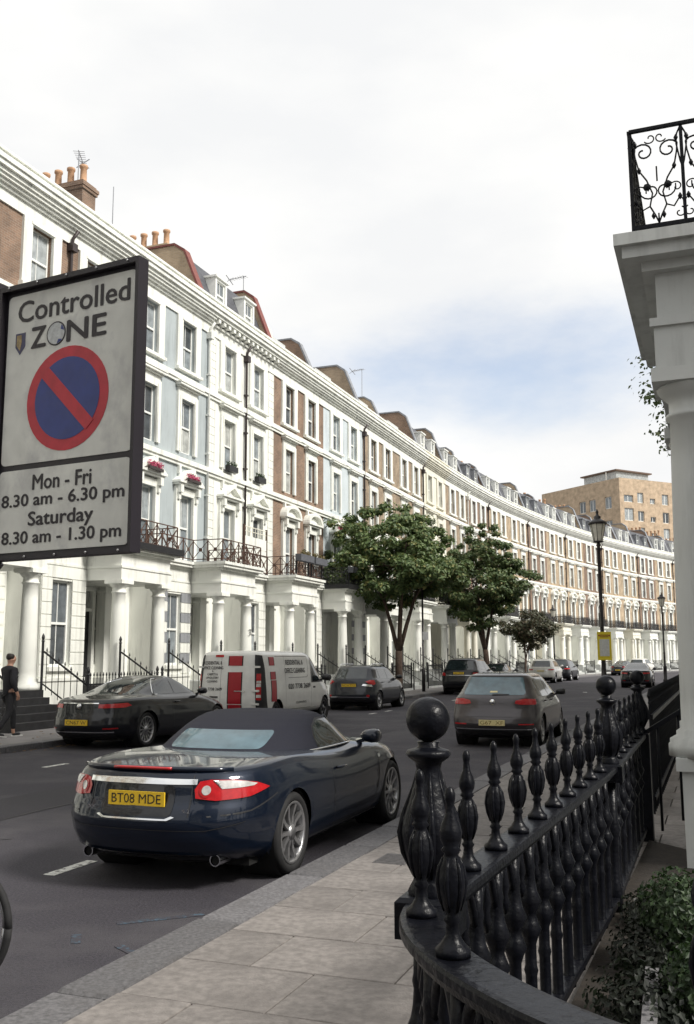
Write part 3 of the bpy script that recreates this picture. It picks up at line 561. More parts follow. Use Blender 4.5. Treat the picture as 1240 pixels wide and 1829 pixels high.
class Stack:
    def __init__(s, lv, xm, pr=9, qr=2.6, pf=9, qf=2.4, zm=None):
        s.lv = [tuple(l)+((pr, qr, pf, qf)[len(l)-4:] if len(l) < 8 else ()) for l in lv]; s.xm = xm; s.zm = zm or (lambda x, z: 0)
    def par(s, z):
        L_ = s.lv
        if z <= L_[0][0]: return L_[0]
        for a, b in zip(L_, L_[1:]):
            if z <= b[0]: t = (z-a[0])/max(1e-6, b[0]-a[0]); return tuple(lerp(p, q, t) for p, q in zip(a, b))
        return L_[-1]
    def side(s, x, z):
        _, xr, xf, w_, pr, qr, pf, qf = s.par(z); xm = mid(s.xm, xr, xf)
        t = (xm-x)/(xm-xr) if x < xm else (x-xm)/(xf-xm); p, q = (pr, qr) if x < xm else (pf, qf)
        return w_*max(0, 1-min(1, abs(t))**p)**(1/q)
    def end(s, y, z, rear=True):
        _, xr, xf, w_, pr, qr, pf, qf = s.par(z); k = min(1, abs(y)/w_); xm = mid(s.xm, xr, xf)
        return xm-(xm-xr)*(1-k**qr)**(1/pr) if rear else xm+(xf-xm)*(1-k**qf)**(1/pf)
    def half(s, lev, na):
        z, xr, xf, w_, pr, qr, pf, qf = lev; xm = mid(s.xm, xr, xf); BC = .9; out = []
        for k in range(9): y = w_*BC*(k/9); out.append((xm-(xm-xr)*(1-(y/w_)**qr)**(1/pr), y))
        ta = (1-BC**qr)**(1/pr); tb = (1-BC**qf)**(1/pf); xa, xb = xm-(xm-xr)*ta, xm+(xf-xm)*tb
        for k in range(na+1):
            x = lerp(xa, xb, k/na); t = (xm-x)/(xm-xr) if x < xm else (x-xm)/(xf-xm); p, q = (pr, qr) if x < xm else (pf, qf); out.append((x, w_*max(0, 1-t**p)**(1/q)))
        for k in range(8, -1, -1): y = w_*BC*(k/9); out.append((xm+(xf-xm)*(1-(y/w_)**qf)**(1/pf), y))
        return out
    def q(s, d, z, rear=True):       # point at arc distance d from the rear (or front) centre, d signed (+ is right side)
        y = 0.0; L_ = 0.0; x = s.end(0, z, rear); pv = (x, 0.0); w_ = s.par(z)[3]; sg = 1 if d >= 0 else -1; d = abs(d)
        for k in range(1, 60):
            y = w_*.97*k/40; 
            if k <= 40: c = (s.end(y, z, rear), y)
            else:
                x = pv[0]+(.05 if rear else -.05); c = (x, s.side(x, z))
            st = math.hypot(c[0]-pv[0], c[1]-pv[1])
            if L_+st >= d:
                t = (d-L_)/max(st, 1e-6); return (lerp(pv[0], c[0], t), -sg*lerp(pv[1], c[1], t))
            L_ += st; pv = c
        return (pv[0], -sg*pv[1])
    def mesh(s, mb, na=64, sub=3, wells=(), wr=.36, wz=.33):
        L_ = s.lv; lv = []
        for i in range(len(L_)-1):
            for k in range(sub):
                t = k/sub; lv.append(tuple(lerp(p, q, t) for p, q in zip(L_[i], L_[i+1])))
        lv.append(L_[-1]); rings = []
        for l in lv:
            h = s.half(l, na); ring = [(x, -y, l[0]+s.zm(x, l[0])) for x, y in h]+[(x, y, l[0]+s.zm(x, l[0])) for x, y in reversed(h[1:-1])]
            rings.append(ring)
        n = len(rings[0]); vs = [list(p) for r in rings for p in r]; fs = []
        def inside(p): return any(math.hypot(p[0]-wx, p[2]-wz) < wr and p[2] < wz+wr for wx in wells) and abs(p[1]) > .45
        ins = [inside(p) for p in vs]
        low = [any(abs(p[0]-wx) < wr and p[2] < wz for wx in wells) and abs(p[1]) > .45 for p in vs]
        for i in range(len(rings)-1):
            for j in range(n):
                k = (j+1) % n; f = (i*n+j, i*n+k, (i+1)*n+k, (i+1)*n+j)
                if wells and all(ins[a] or low[a] for a in f): continue
                fs.append(f)
        fs.append(tuple(range(n-1, -1, -1))); fs.append(tuple(range((len(rings)-1)*n, len(rings)*n)))
        used = {a for f in fs[:-2] for a in f}
        for a in used:
            if ins[a]:
                p = vs[a]; wx = min(wells, key=lambda q: abs(q-p[0])); r = math.hypot(p[0]-wx, p[2]-wz) or 1e-3
                p[0] = wx+(p[0]-wx)/r*wr; p[2] = wz+(p[2]-wz)/r*wr
        if wells: fs = fs[:-2]+[fs[-1]]
        mb.add(vs, fs, True); return mb
def patch(st, poly, mode, side=1, off=.004, size=.07):
    """polygon (a,z) laid on the stack: mode 'side' a=x, 'rear'/'front' a=arc distance from the centre line"""
    bm = bmesh.new(); f = bm.faces.new([bm.verts.new((a, 0, z)) for a, z in poly]); bmesh.ops.triangulate(bm, faces=[f])
    for _ in range(5):
        es = [e for e in bm.edges if e.calc_length() > size]
        if not es: break
        bmesh.ops.subdivide_edges(bm, edges=es, cuts=1); bmesh.ops.triangulate(bm, faces=[f for f in bm.faces if len(f.verts) > 3])
    vs = []; bm.verts.index_update()
    for v in bm.verts:
        a, z = v.co.x, v.co.z
        if mode == 'side':
            y = st.side(a, z)+off; vs.append((a, -side*y, z+st.zm(a, z)))
        else:
            rear = mode == 'rear'; x, y = st.q(a, z, rear); x2, y2 = st.q(a+.01, z, rear); t = Vector((x2-x, y2-y)); 
            nrm = Vector((-t.y, t.x)).normalized() if t.length > 1e-6 else Vector((-1, 0))
            c = Vector((x-st.xm, y))
            if nrm.dot(Vector((-1 if rear else 1, 0)))*1.0+nrm.dot(Vector((0, y)))*2 < 0: nrm = -nrm
            vs.append((x+nrm.x*off, y+nrm.y*off, z+st.zm(x, z)))
    fs = [tuple(v.index for v in f.verts) for f in bm.faces]; bm.free()
    return MB().add(vs, fs, True)
def rrect(x0, x1, z0, z1, r=.02, sk=0.0, n=4):
    out = []
    for cx, cz, a0 in ((x1-r, z1-r, 0), (x0+r, z1-r, 90), (x0+r, z0+r, 180), (x1-r, z0+r, 270)):
        for k in range(n+1): a = R_(a0+90*k/n); out.append((cx+r*math.cos(a)+sk*(cz+r*math.sin(a)-z0), cz+r*math.sin(a)))
    return out
def circ(cx, cz, r, n=16, rz=None): return [(cx+r*math.cos(2*math.pi*k/n), cz+(rz or r)*math.sin(2*math.pi*k/n)) for k in range(n)]
def tyre_mesh(r, wd, rr):
    return MB().lathe([(rr, -wd/2+.02), (rr+.02, -wd/2), (r-.03, -wd/2), (r-.008, -wd/2+.025), (r, -wd*.25), (r, wd*.25), (r-.008, wd/2-.025), (r-.03, wd/2), (rr+.02, wd/2), (rr, wd/2-.02)], seg=32, axis='y', cap=False)
def rim_mesh(rr, wd, ns, tw):      # outer face towards -y
    m = MB().lathe([(rr, -wd/2+.01), (rr-.015, -wd/2+.005), (rr-.03, -wd/2+.03), (rr-.035, wd/2-.03), (rr, wd/2-.01)], seg=32, axis='y', cap=False)
    y0 = -wd/2+.03
    for k in range(ns):
        a = 2*math.pi*k/ns; c, s_ = math.cos(a), math.sin(a); ring = []
        for rad, hw, yy in ((.04, tw*1.1, y0-.005), (rr*.5, tw*.8, y0+.004), (rr-.02, tw, y0-.012)):
            ring.append([(rad*c-hw*s_, yy, rad*s_+hw*c), (rad*c+hw*s_, yy, rad*s_-hw*c), (rad*c+hw*s_, yy+.03, rad*s_-hw*c), (rad*c-hw*s_, yy+.03, rad*s_+hw*c)])
        m.loft(ring)
    m.lathe([(.065, y0-.012), (.065, y0+.03)], seg=14, axis='y'); return m
def hubback(rr): return MB().lathe([(rr-.035, .0), (rr-.035, .02)], seg=24, axis='y')
def add_wheels(car, axles, half, r, wd, rr, ns, tw, rimm):
    for x in axles:
        for sd_ in (-1, 1):
            wh = ob('wheel', shared(('wheel_hub', rr), lambda: hubback(rr), UNDER), car, (x, sd_*half, r), 0 if sd_ < 0 else math.pi)
            ob('tyre', shared(('tyre', r, wd, rr), lambda: tyre_mesh(r, wd, rr), RUBBER), wh); ob('rim', shared(('rim', rr, wd, ns, tw), lambda: rim_mesh(rr, wd, ns, tw), rimm), wh)
def wells(car, axles, half, r, wlen=.06):
    for x in axles:
        for sd_ in (-1, 1): MB().lathe([(r, 0), (r, -.34*sd_), (.02, -.34*sd_)], (x, sd_*half, r-.03), 24, True, 'y', False).build('wheel_well', UNDER, car)
def plate(car, txt, st, z0, z1, wd, m, yoff=0.0, ink=INKM, off=.016):
    x = st.end(0, (z0+z1)/2)+st.zm(0, z0)*0; h = z1-z0
    p = MB().box(x-off-.004, x-off+.012, yoff-wd/2, yoff+wd/2, z0, z1).build('number_plate', m, car)
    if txt:
        t = ob('lettering', text_mesh(txt, wd*.88, h*.66, ink, 0), p, (x-off-.0055, yoff, (z0+z1)/2), R_(-90))
    return p
def mirror(car, x, y, z, m, s_=1.0):
    for sd_ in (-1, 1):
        q = MB(); rings = []
        for t, r in ((0, .35), (.25, .85), (.6, 1), (.9, .9), (1, .6)): rings.append([(x+(-.09+.02*t+.11*r*math.cos(a)*s_)*1, sd_*(y+.05+.2*t*s_), z+.075*r*math.sin(a)*s_+.02) for a in [k*math.pi/5 for k in range(10)]])
        q.loft(rings, True, True); q.bar((x, sd_*(y-.04), z-.06), (x-.05, sd_*(y+.1), z-.02), .05, .035); q.build('mirror', m, car)
def lines(car, st, segs, w_=.007, name='panel_gap'):      # dark shut lines on both sides, given in x,z
    for sd_ in (-1, 1):
        m = MB()
        for pts in segs:
            for (xa, za), (xb, zb) in zip(pts, pts[1:]):
                n = max(1, int(math.hypot(xb-xa, zb-za)/.08)); dx, dz = xb-xa, zb-za; l = math.hypot(dx, dz); nx, nz_ = -dz/l*w_/2, dx/l*w_/2
                for k in range(n):
                    q = [(lerp(xa, xb, t)+sg*nx, lerp(za, zb, t)+sg*nz_) for t, sg in ((k/n, -1), ((k+1)/n, -1), ((k+1)/n, 1), (k/n, 1))]
                    m.add([(x, -sd_*(st.side(x, z)+.0025), z+st.zm(x, z)) for x, z in q], [(0,1,2,3)])
        m.build(name, TRIM, car)
def handle(car, st, x, z, m):
    for sd_ in (-1, 1):
        y = st.side(x, z); MB().tube([(x-.11, -sd_*(y+.005), z), (x-.08, -sd_*(y+.035), z+.004), (x+.06, -sd_*(y+.035), z+.006), (x+.1, -sd_*(y+.004), z)], .014, 6).build('door_handle', m, car)
def body(car, st, m, axles, wr, wz, name='body', na=72):
    st.mesh(MB(), na, 3, axles, wr, wz).build(name, m, car)
def sidewins(car, st, polys, m=VGLASS, name='side_window', off=.004):
    for poly in polys:
        for sd_ in (-1, 1): patch(st, poly, 'side', sd_, off).build(name, m, car)
def place(car, rear, head, dx=0.0): car.location = (rear[0], rear[1], 0); car.rotation_euler = (0, 0, R_(90)-head)
# ---- convertible
def convertible():
    c = thing('parked_car', 'dark blue convertible with soft top parked at the near kerb, plate BT08 MDE', 'car')
    hip = lambda x, z: (.055*math.exp(-((x-1.15)/.62)**2)-.03*math.exp(-((x-2.55)/.6)**2)+.03*math.exp(-((x-3.8)/.5)**2))*max(0, min(1, (z-.45)/.35))*max(0, min(1, (1.02-z)/.1))
    B = Stack([(.17,.62,4.5,.78),(.22,.30,4.66,.86),(.30,.10,4.73,.90),(.42,.03,4.78,.93),(.55,0,4.79,.945),(.64,.025,4.77,.945),(.70,.06,4.72,.942),(.76,.075,4.6,.935),(.82,.085,4.38,.92),(.875,.10,4.1,.90),(.915,.12,3.82,.875),(.94,.15,3.6,.85),(.955,.42,3.48,.82),(.97,.85,3.42,.79),(.985,1.3,3.38,.74)], 2.3, 8, 2.5, 6, 2.2, hip)
    body(c, B, NAVY, (1.10, 3.852), .375, .345)
    add_wheels(c, (1.10, 3.852), .80, .345, .25, .262, 10, .02, ALLOY); wells(c, (1.10, 3.852), .90, .375)
    T = Stack([(.93,1.12,3.50,.80),(.99,1.20,3.36,.785),(1.05,1.32,3.19,.755),(1.12,1.47,3.04,.715),(1.19,1.64,2.90,.67),(1.25,1.84,2.76,.62),(1.285,2.0,2.66,.57),(1.31,2.15,2.56,.48),(1.322,2.28,2.48,.32),(1.326,2.36,2.42,.1)], 2.35, 3.6, 2.6, 3.2, 2.4)
    T.mesh(MB(), 60, 3).build('soft_top', FABRIC, c)
    patch(T, rrect(-.50, .50, 1.015, 1.165, .05), 'rear', 1, .005, .05).build('rear_window', RWGLASS, c)
    sidewins(c, T, [[(1.98,.985),(3.18,.985),(3.04,1.05),(2.86,1.13),(2.68,1.205),(2.5,1.235),(2.25,1.23),(2.08,1.17),(1.99,1.08)]], VGLASS)
    patch(T, [(-.62,.99),(.62,.99),(.5,1.24),(-.5,1.24)], 'front', 1, .005).build('windscreen', VGLASS, c)
    lines(c, T, [[(1.99,.985),(1.985,1.08),(2.075,1.175),(2.25,1.237),(2.5,1.242),(2.69,1.212)]], .02, 'window_seal')
    m = MB()
    for sd_ in (-1, 1):
        pts = []
        for x in [3.22-.1*k for k in range(22)]: 
            if x > 1.35: pts.append((x, -sd_*(T.side(x, .972)+.01), .972))
        m.tube(pts, .011, 5)
    rr = [(T.end(y, .958)-.012, y, .958) for y in [-.74+.074*k for k in range(21)]]; m.tube(rr, .011, 5); m.build('chrome_belt_trim', CHROME, c)
    m = MB()                                   # windscreen pillar strip
    for sd_ in (-1, 1): m.tube([(x, -sd_*(T.side(x, z)+.012), z) for x, z in ((3.25,.985),(3.08,1.05),(2.92,1.12),(2.74,1.2),(2.62,1.245))], .02, 6)
    m.build('windscreen_pillar', NAVY, c)
    # boot lid lip, brake light, chrome blade
    m = MB(); m.tube([(B.end(y, .93)+.0, y, .945+.012*(1-(y/.7)**2)) for y in [-.7+.1*k for k in range(15)]], .022, 8); m.build('boot_spoiler', NAVY, c)
    m = MB(); m.tube([(B.end(y, .93)-.022, y, .95+.012*(1-(y/.7)**2)) for y in [-.27+.054*k for k in range(11)]], .013, 6); m.build('high_brake_light', REDL, c)
    patch(B, [(-.50,.838),(.50,.838),(.50,.878),(0,.886),(-.50,.878)], 'rear', 1, .014, .05).build('chrome_blade', CHROME, c)
    for sd_ in (-1, 1):
        tip = 1.18
        patch(B, [(sd_*x, z) for x, z in ((.50,.735),(.66,.715),(.95,.725),(tip,.765),(1.02,.82),(.8,.862),(.60,.872),(.52,.86),(.485,.80))], 'rear', 1, .010, .04).build('tail_light', REDL, c)
        patch(B, [(sd_*x, z) for x, z in ((.70,.80),(.98,.80),(1.02,.812),(.9,.842),(.78,.858),(.62,.866),(.70,.835))], 'rear', 1, .015, .04).build('reversing_light', CLEARL, c)
        patch(B, circ(sd_*.578, .795, .056), 'rear', 1, .016, .03).build('lamp_ring', REDL, c); patch(B, circ(sd_*.578, .795, .036), 'rear', 1, .020, .03).build('lamp_centre', CLEARL, c)
    patch(B, rrect(-.33, .33, .60, .83, .05), 'rear', 1, .003, .06).build('plate_recess', BLACKP, c)
    patch(B, [(-.36,.597),(-.3,.572),(.3,.572),(.36,.597),(.33,.605),(.28,.584),(-.28,.584),(-.33,.605)], 'rear', 1, .012, .05).build('recess_lip', CHROME, c)
    plate(c, 'BT08 MDE', B, .672, .783, .52, YEL, 0, INKM, .022)
    for y, t in ((.43, 'XK'), (-.44, '4.2')):
        x = B.end(y, .645); ob('badge', text_mesh(t, .075, .03, CHROME, .02), c, (x-.008, y, .645), R_(-90))
    patch(B, [(-.47,.60),(-.46,.60),(-.46,.93),(-.47,.93)], 'rear', 1, .003, .06).build('boot_gap', TRIM, c); patch(B, [(.46,.60),(.47,.60),(.47,.93),(.46,.93)], 'rear', 1, .003, .06).build('boot_gap', TRIM, c)
    patch(B, [(-.95,.545),(-.6,.49),(.6,.49),(.95,.545),(.95,.55),(.6,.497),(-.6,.497),(-.95,.55)], 'rear', 1, .003, .06).build('bumper_crease', TRIM, c)
    patch(B, [(-.55,.275),(.55,.275),(.52,.30),(-.52,.30)], 'rear', 1, .012, .06).build('bumper_strip', CHROME, c)
    patch(B, [(-.62,.175),(.62,.175),(.56,.265),(-.56,.265)], 'rear', 1, .006, .06).build('diffuser', TRIM, c)
    for y in (-.60, .60):
        MB().lathe([(.040, -.10), (.048, -.10), (.048, .12), (.040, .12)], (B.end(y, .25)+.02, y, .245), 20, False, 'x', False).build('exhaust_pipe', CHROME, c)
        MB().lathe([(.040, 0), (.040, .004)], (B.end(y, .25)-.06, y, .245), 14, False, 'x').build('exhaust_bore', UNDER, c)
    lines(c, B, [[(2.02,.95),(2.0,.75),(2.03,.5),(2.12,.26)],[(3.25,.95),(3.3,.7),(3.28,.4),(3.2,.26)],[(2.12,.26),(3.2,.26)],[(.75,.70),(.4,.62),(.12,.60)]], .011); lines(c, B, [[(3.36,.76),(3.345,.60),(3.30,.44)]], .028, 'side_vent')
    sidewins(c, B, [rrect(3.325, 3.395, .765, .80, .012)], CHROME, 'vent_badge', .006)
    lines(c, B, [[(1.55,.235),(3.4,.235)]], .02, 'sill_trim'); handle(c, B, 2.2, .79, NAVY); mirror(c, 3.12, .80, 1.0, NAVY, 1.0)
    for sd_ in (-1, 1): patch(B, [(sd_*x, z) for x, z in ((.55,.62),(.95,.66),(1.1,.75),(.75,.73))], 'front', 1, .006).build('headlight', CLEARL, c)
    MB().box(.6, 4.4, -.74, .74, .15, .5).build('underbody', UNDER, c)
    return c
jag = convertible()
hj = R_(20.5); fx = Vector((math.sin(hj), math.cos(hj))); rg = Vector((fx.y, -fx.x))
rw = Vector((-.44, 8.25))                        # ground contact of the rear right wheel
q = rw-rg*.92*.965-fx*1.10*.965; place(jag, (q.x, q.y), hj); jag.scale = (.965, .955, .955)
# ---- generic two-box / coupe / estate body from a parameter set
def car(spec, label, m, group='cars parked along the crescent', cat='car', name='parked_car'):
    c = thing(name, label, cat, group=group); S = spec
    B = Stack(S['lv'], S['xm'], *S.get('pq', (9, 2.6, 8, 2.4)), S.get('zm'))
    body(c, B, m, S['ax'], S['wr'], S['r']); add_wheels(c, S['ax'], S['half'], S['r'], .22, S['rr'], S.get('ns', 10), S.get('tw', .02), S.get('rim', ALLOY)); wells(c, S['ax'], S['half']+.10, S['wr'])
    xr = S['lv'][0][1]; MB().box(.5, S['ax'][1]+.5, -S['half']+.12, S['half']-.12, .16, .5).build('underbody', UNDER, c)
    sidewins(c, B, S['win']); 
    rz_ = S['rwin']; patch(B, rz_, 'rear', 1, .006, .06).build('rear_window', S.get('rg', VGLASS), c)
    patch(B, S['fwin'], 'front', 1, .006, .08).build('windscreen', VGLASS, c)
    if 'seal' in S: lines(c, B, S['seal'], S.get('sealw', .022), 'window_seal') if S.get('sealm') is None else chrome_lines(c, B, S['seal'], S.get('sealw', .02))
    lines(c, B, S['gaps'])
    for poly in S['tail']:
        for sd_ in (-1, 1): patch(B, [(sd_*x, z) for x, z in poly], 'rear', 1, .010, .05).build('tail_light', REDL, c)
    for nm, mm, poly, off in S.get('rear', []): patch(B, poly, 'rear', 1, off, .06).build(nm, mm, c)
    for nm, mm, poly, off in S.get('sideparts', []): sidewins(c, B, [poly], mm, nm, off)
    handle(c, B, S['hx'][0], S['hz'], m)
    if len(S['hx']) > 1: handle(c, B, S['hx'][1], S['hz']+.01, m)
    mirror(c, S['mir'][0], S['mir'][1], S['mir'][2], S.get('mirm', m))
    for poly in S.get('head', []):
        for sd_ in (-1, 1): patch(B, [(sd_*x, z) for x, z in poly], 'front', 1, .008, .06).build('headlight', CLEARL, c)
    return c, B
def chrome_lines(c, st, segs, w_):
    for sd_ in (-1, 1):
        m = MB()
        for pts in segs: m.tube([(x, -sd_*(st.side(x, z)+.006), z+st.zm(x, z)) for x, z in pts], w_/2, 5)
        m.build('chrome_window_trim', CHROME, c)
COUPE = dict(lv=[(.17,.6,4.75,.80),(.23,.2,4.95,.88),(.32,.06,5.0,.93),(.45,0,5.03,.948),(.60,.02,5.0,.95),(.70,.06,4.9,.945),(.78,.08,4.72,.935),(.85,.09,4.45,.92),(.91,.10,4.1,.90),(.955,.14,3.85,.87),(.985,.40,3.72,.83),(1.01,.72,3.62,.80),(1.08,1.02,3.42,.755),(1.16,1.32,3.2,.71),(1.24,1.62,2.98,.665),(1.31,1.92,2.76,.62),(1.36,2.14,2.6,.56),(1.39,2.28,2.5,.44),(1.405,2.38,2.44,.2)],
  xm=2.4, pq=(6, 2.6, 6, 2.3), ax=(1.12, 4.06), wr=.385, r=.35, rr=.265, half=.80, ns=14, tw=.014, zm=lambda x, z: .03*math.exp(-((x-1.2)/.8)**2)*max(0, min(1, (z-.5)/.3))*max(0, min(1, (1.05-z)/.1)),
  win=[[(1.55,1.03),(2.3,1.03),(2.3,1.335),(2.05,1.31),(1.8,1.24),(1.62,1.14)],[(2.34,1.03),(3.42,1.03),(3.2,1.12),(2.95,1.22),(2.7,1.30),(2.5,1.335),(2.34,1.337)]],
  seal=[[(3.5,1.015),(1.54,1.02),(1.50,1.05),(1.58,1.14),(1.78,1.255),(2.05,1.335),(2.34,1.362),(2.5,1.36),(2.72,1.325),(2.97,1.24),(3.22,1.14),(3.5,1.02)]], sealm=1, sealw=.026,
  rwin=[(-.62,1.045),(.62,1.045),(.5,1.33),(-.5,1.33)], fwin=[(-.66,1.05),(.66,1.05),(.52,1.33),(-.52,1.33)], gaps=[[(2.1,.98),(2.07,.7),(2.15,.3)],[(3.62,.98),(3.66,.6),(3.58,.3)]],
  tail=[[(.42,.80),(.95,.80),(1.1,.83),(1.0,.885),(.42,.875)]],
  rear=[('chrome_blade', CHROME, [(-.42,.885),(.42,.885),(.42,.905),(-.42,.905)], .012), ('lower_reflector', REDL, [(.55,.40),(.85,.405),(.85,.43),(.55,.425)], .01), ('lower_reflector', REDL, [(-.85,.405),(-.55,.40),(-.55,.425),(-.85,.43)], .01), ('bumper_strip', CHROME, [(-.75,.33),(.75,.33),(.75,.355),(-.75,.355)], .01), ('diffuser', TRIM, [(-.75,.19),(.75,.19),(.72,.31),(-.72,.31)], .006)],
  hx=(2.25,), hz=.86, mir=(3.3, .82, 1.04))
ca, B = car(COUPE, 'glossy black coupe with chrome window line parked by the black steps', BLACKP)
plate(ca, 'CN67 W', B, .475, .585, .52, YEL, 0)
m = MB().lathe([(.055, 0), (.05, -.012)], (B.end(0, .84)-.004, 0, .842), 16, True, 'x'); m.build('round_badge', CHROME, ca)
p = P(-5.1, 7.0); place(ca, p, hdg(0))
HATCH = dict(lv=[(.18,.5,3.95,.78),(.24,.14,4.12,.84),(.34,.03,4.19,.88),(.46,.0,4.22,.895),(.58,.02,4.24,.9),(.68,.07,4.2,.9),(.76,.10,4.08,.895),(.83,.115,3.85,.885),(.90,.125,3.55,.87),(.96,.14,3.38,.845),(1.02,.20,3.26,.81),(1.10,.30,3.1,.765),(1.18,.39,2.93,.73),(1.26,.47,2.75,.695),(1.34,.53,2.58,.66),(1.40,.58,2.4,.61),(1.43,.68,2.22,.54),(1.448,.95,1.95,.40),(1.455,1.25,1.6,.18)],
  xm=2.1, pq=(12, 2.9, 6, 2.3), ax=(.83, 3.46), wr=.345, r=.316, rr=.235, half=.755, ns=10, tw=.018, mirm=TRIM,
  win=[[(.72,1.0),(1.0,.98),(1.0,1.335),(.86,1.31)],[(1.04,.98),(1.82,.975),(1.82,1.35),(1.04,1.345)],[(1.88,.975),(3.02,.985),(2.8,1.12),(2.5,1.27),(2.3,1.345),(1.88,1.35)]],
  rwin=[(-.60,1.025),(.60,1.025),(.64,1.06),(.55,1.36),(.50,1.375),(-.50,1.375),(-.55,1.36),(-.64,1.06)], rg=RWGLASS, fwin=[(-.66,1.02),(.66,1.02),(.54,1.36),(-.54,1.36)],
  gaps=[[(1.85,.97),(1.85,.3)],[(3.0,.97),(3.04,.6),(2.95,.28),(1.2,.28)],[(1.05,.97),(1.12,.7),(1.2,.55)]],
  tail=[[(.44,.86),(.55,.84),(.86,.835),(.92,.86),(.90,.945),(.62,.955),(.46,.92)]], head=[[(.45,.62),(.95,.66),(.95,.76),(.55,.72)]],
  rear=[('plate_recess', WHITEP, [(-.42,.415),(.42,.415),(.36,.56),(-.36,.56)], .004), ('lower_reflector', REDL, [(.52,.45),(.84,.45),(.84,.475),(.52,.475)], .008), ('lower_reflector', REDL, [(-.84,.45),(-.52,.45),(-.52,.475),(-.84,.475)], .008),
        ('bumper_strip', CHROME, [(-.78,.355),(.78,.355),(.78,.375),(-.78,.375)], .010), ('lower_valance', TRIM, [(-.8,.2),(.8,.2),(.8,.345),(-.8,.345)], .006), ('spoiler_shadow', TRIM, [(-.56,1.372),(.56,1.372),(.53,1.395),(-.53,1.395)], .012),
        ('boot_crease', TRIM, [(-.6,.60),(.6,.60),(.6,.606),(-.6,.606)], .003), ('boot_crease', TRIM, [(-.86,.83),(.86,.83),(.86,.834),(-.86,.834)], .003), ('parcel_card', PLATEW, [(-.08,1.07),(.08,1.07),(.07,1.10),(-.07,1.10)], .008), ('rear_wiper', TRIM, [(-.02,1.02),(.32,1.03),(.32,1.045),(-.02,1.05)], .016)],
  hx=(1.98, 1.2), hz=.88, mir=(2.95, .80, 1.0))
HATCH['rear'][0] = ('plate_recess', GREYP, HATCH['rear'][0][2], .003)
ca, B = car(HATCH, 'grey hatchback with red tail lights parked beyond the iron railing', GREYP)
plate(ca, 'G67  XF', B, .435, .545, .52, PLATEW, 0, pm('plate_ink', (.20, .12, .03), .5, .1, 5)); MB().lathe([(.06, 0), (.055, -.014)], (B.end(0, .9)-.004, 0, .885), 16, True, 'x').build('round_badge', CHROME, ca)
MB().tube([(.95, 0, 1.44), (.85, 0, 1.53)], .008, 5).build('aerial', TRIM, ca)
place(ca, (2.84, 19.3), R_(20.5))
SUVS = dict(lv=[(.22,.5,3.9,.78),(.30,.12,4.06,.84),(.40,.03,4.13,.875),(.52,.0,4.16,.885),(.66,.03,4.14,.885),(.78,.07,4.05,.88),(.88,.09,3.9,.872),(.96,.11,3.6,.855),(1.02,.14,3.36,.83),(1.10,.21,3.2,.785),(1.20,.31,3.02,.745),(1.30,.40,2.82,.705),(1.40,.48,2.6,.665),(1.46,.56,2.4,.61),(1.50,.68,2.2,.54),(1.52,.95,1.95,.40),(1.53,1.25,1.6,.2)],
  xm=2.1, pq=(11, 2.8, 6, 2.3), ax=(.81, 3.35), wr=.365, r=.335, rr=.225, half=.755, ns=10, tw=.02, mirm=TRIM,
  win=[[(.75,1.1),(1.0,1.07),(1.0,1.38),(.92,1.37)],[(1.04,1.06),(1.8,1.05),(1.8,1.40),(1.04,1.395)],[(1.86,1.05),(2.98,1.05),(2.75,1.18),(2.45,1.32),(2.25,1.395),(1.86,1.40)]],
  rwin=[(-.58,1.07),(.58,1.07),(.52,1.41),(-.52,1.41)], fwin=[(-.64,1.08),(.64,1.08),(.52,1.42),(-.52,1.42)], gaps=[[(1.83,1.04),(1.83,.35)],[(2.98,1.04),(3.0,.6),(2.9,.32),(1.2,.32)]],
  tail=[[(.56,.97),(.70,.90),(.88,.86),(1.0,.90),(.92,1.02),(.72,1.03)]], rear=[('bumper_strip', CHROME, [(-.72,.44),(.72,.44),(.72,.475),(-.72,.475)], .012), ('lower_valance', TRIM, [(-.8,.24),(.8,.24),(.82,.42),(-.82,.42)], .006), ('lower_reflector', REDL, circ(.7, .50, .06, 10, .04), .012), ('lower_reflector', REDL, circ(-.7, .50, .06, 10, .04), .012), ('chrome_panel', CHROME, [(.46,.84),(.84,.80),(.80,.87),(.5,.9)], .008)],
  hx=(1.95, 1.15), hz=.93, mir=(2.85, .79, 1.08), sideparts=[('arch_cladding', TRIM, rrect(1.25, 2.95, .26, .36, .02), .004)])
ca, B = car(SUVS, 'charcoal small crossover with silver roof rails parked in front of the white van', CHAR)
plate(ca, 'NC16 TTO', B, .80, .90, .52, YEL, 0)
for sd_ in (-1, 1): MB().tube([(.75, sd_*.56, 1.49), (.85, sd_*.56, 1.555), (2.0, sd_*.56, 1.56), (2.2, sd_*.56, 1.49)], .02, 6).build('roof_rail', CHROME, ca)
p = P(9.85, 7.02); place(ca, p, hdg(0))
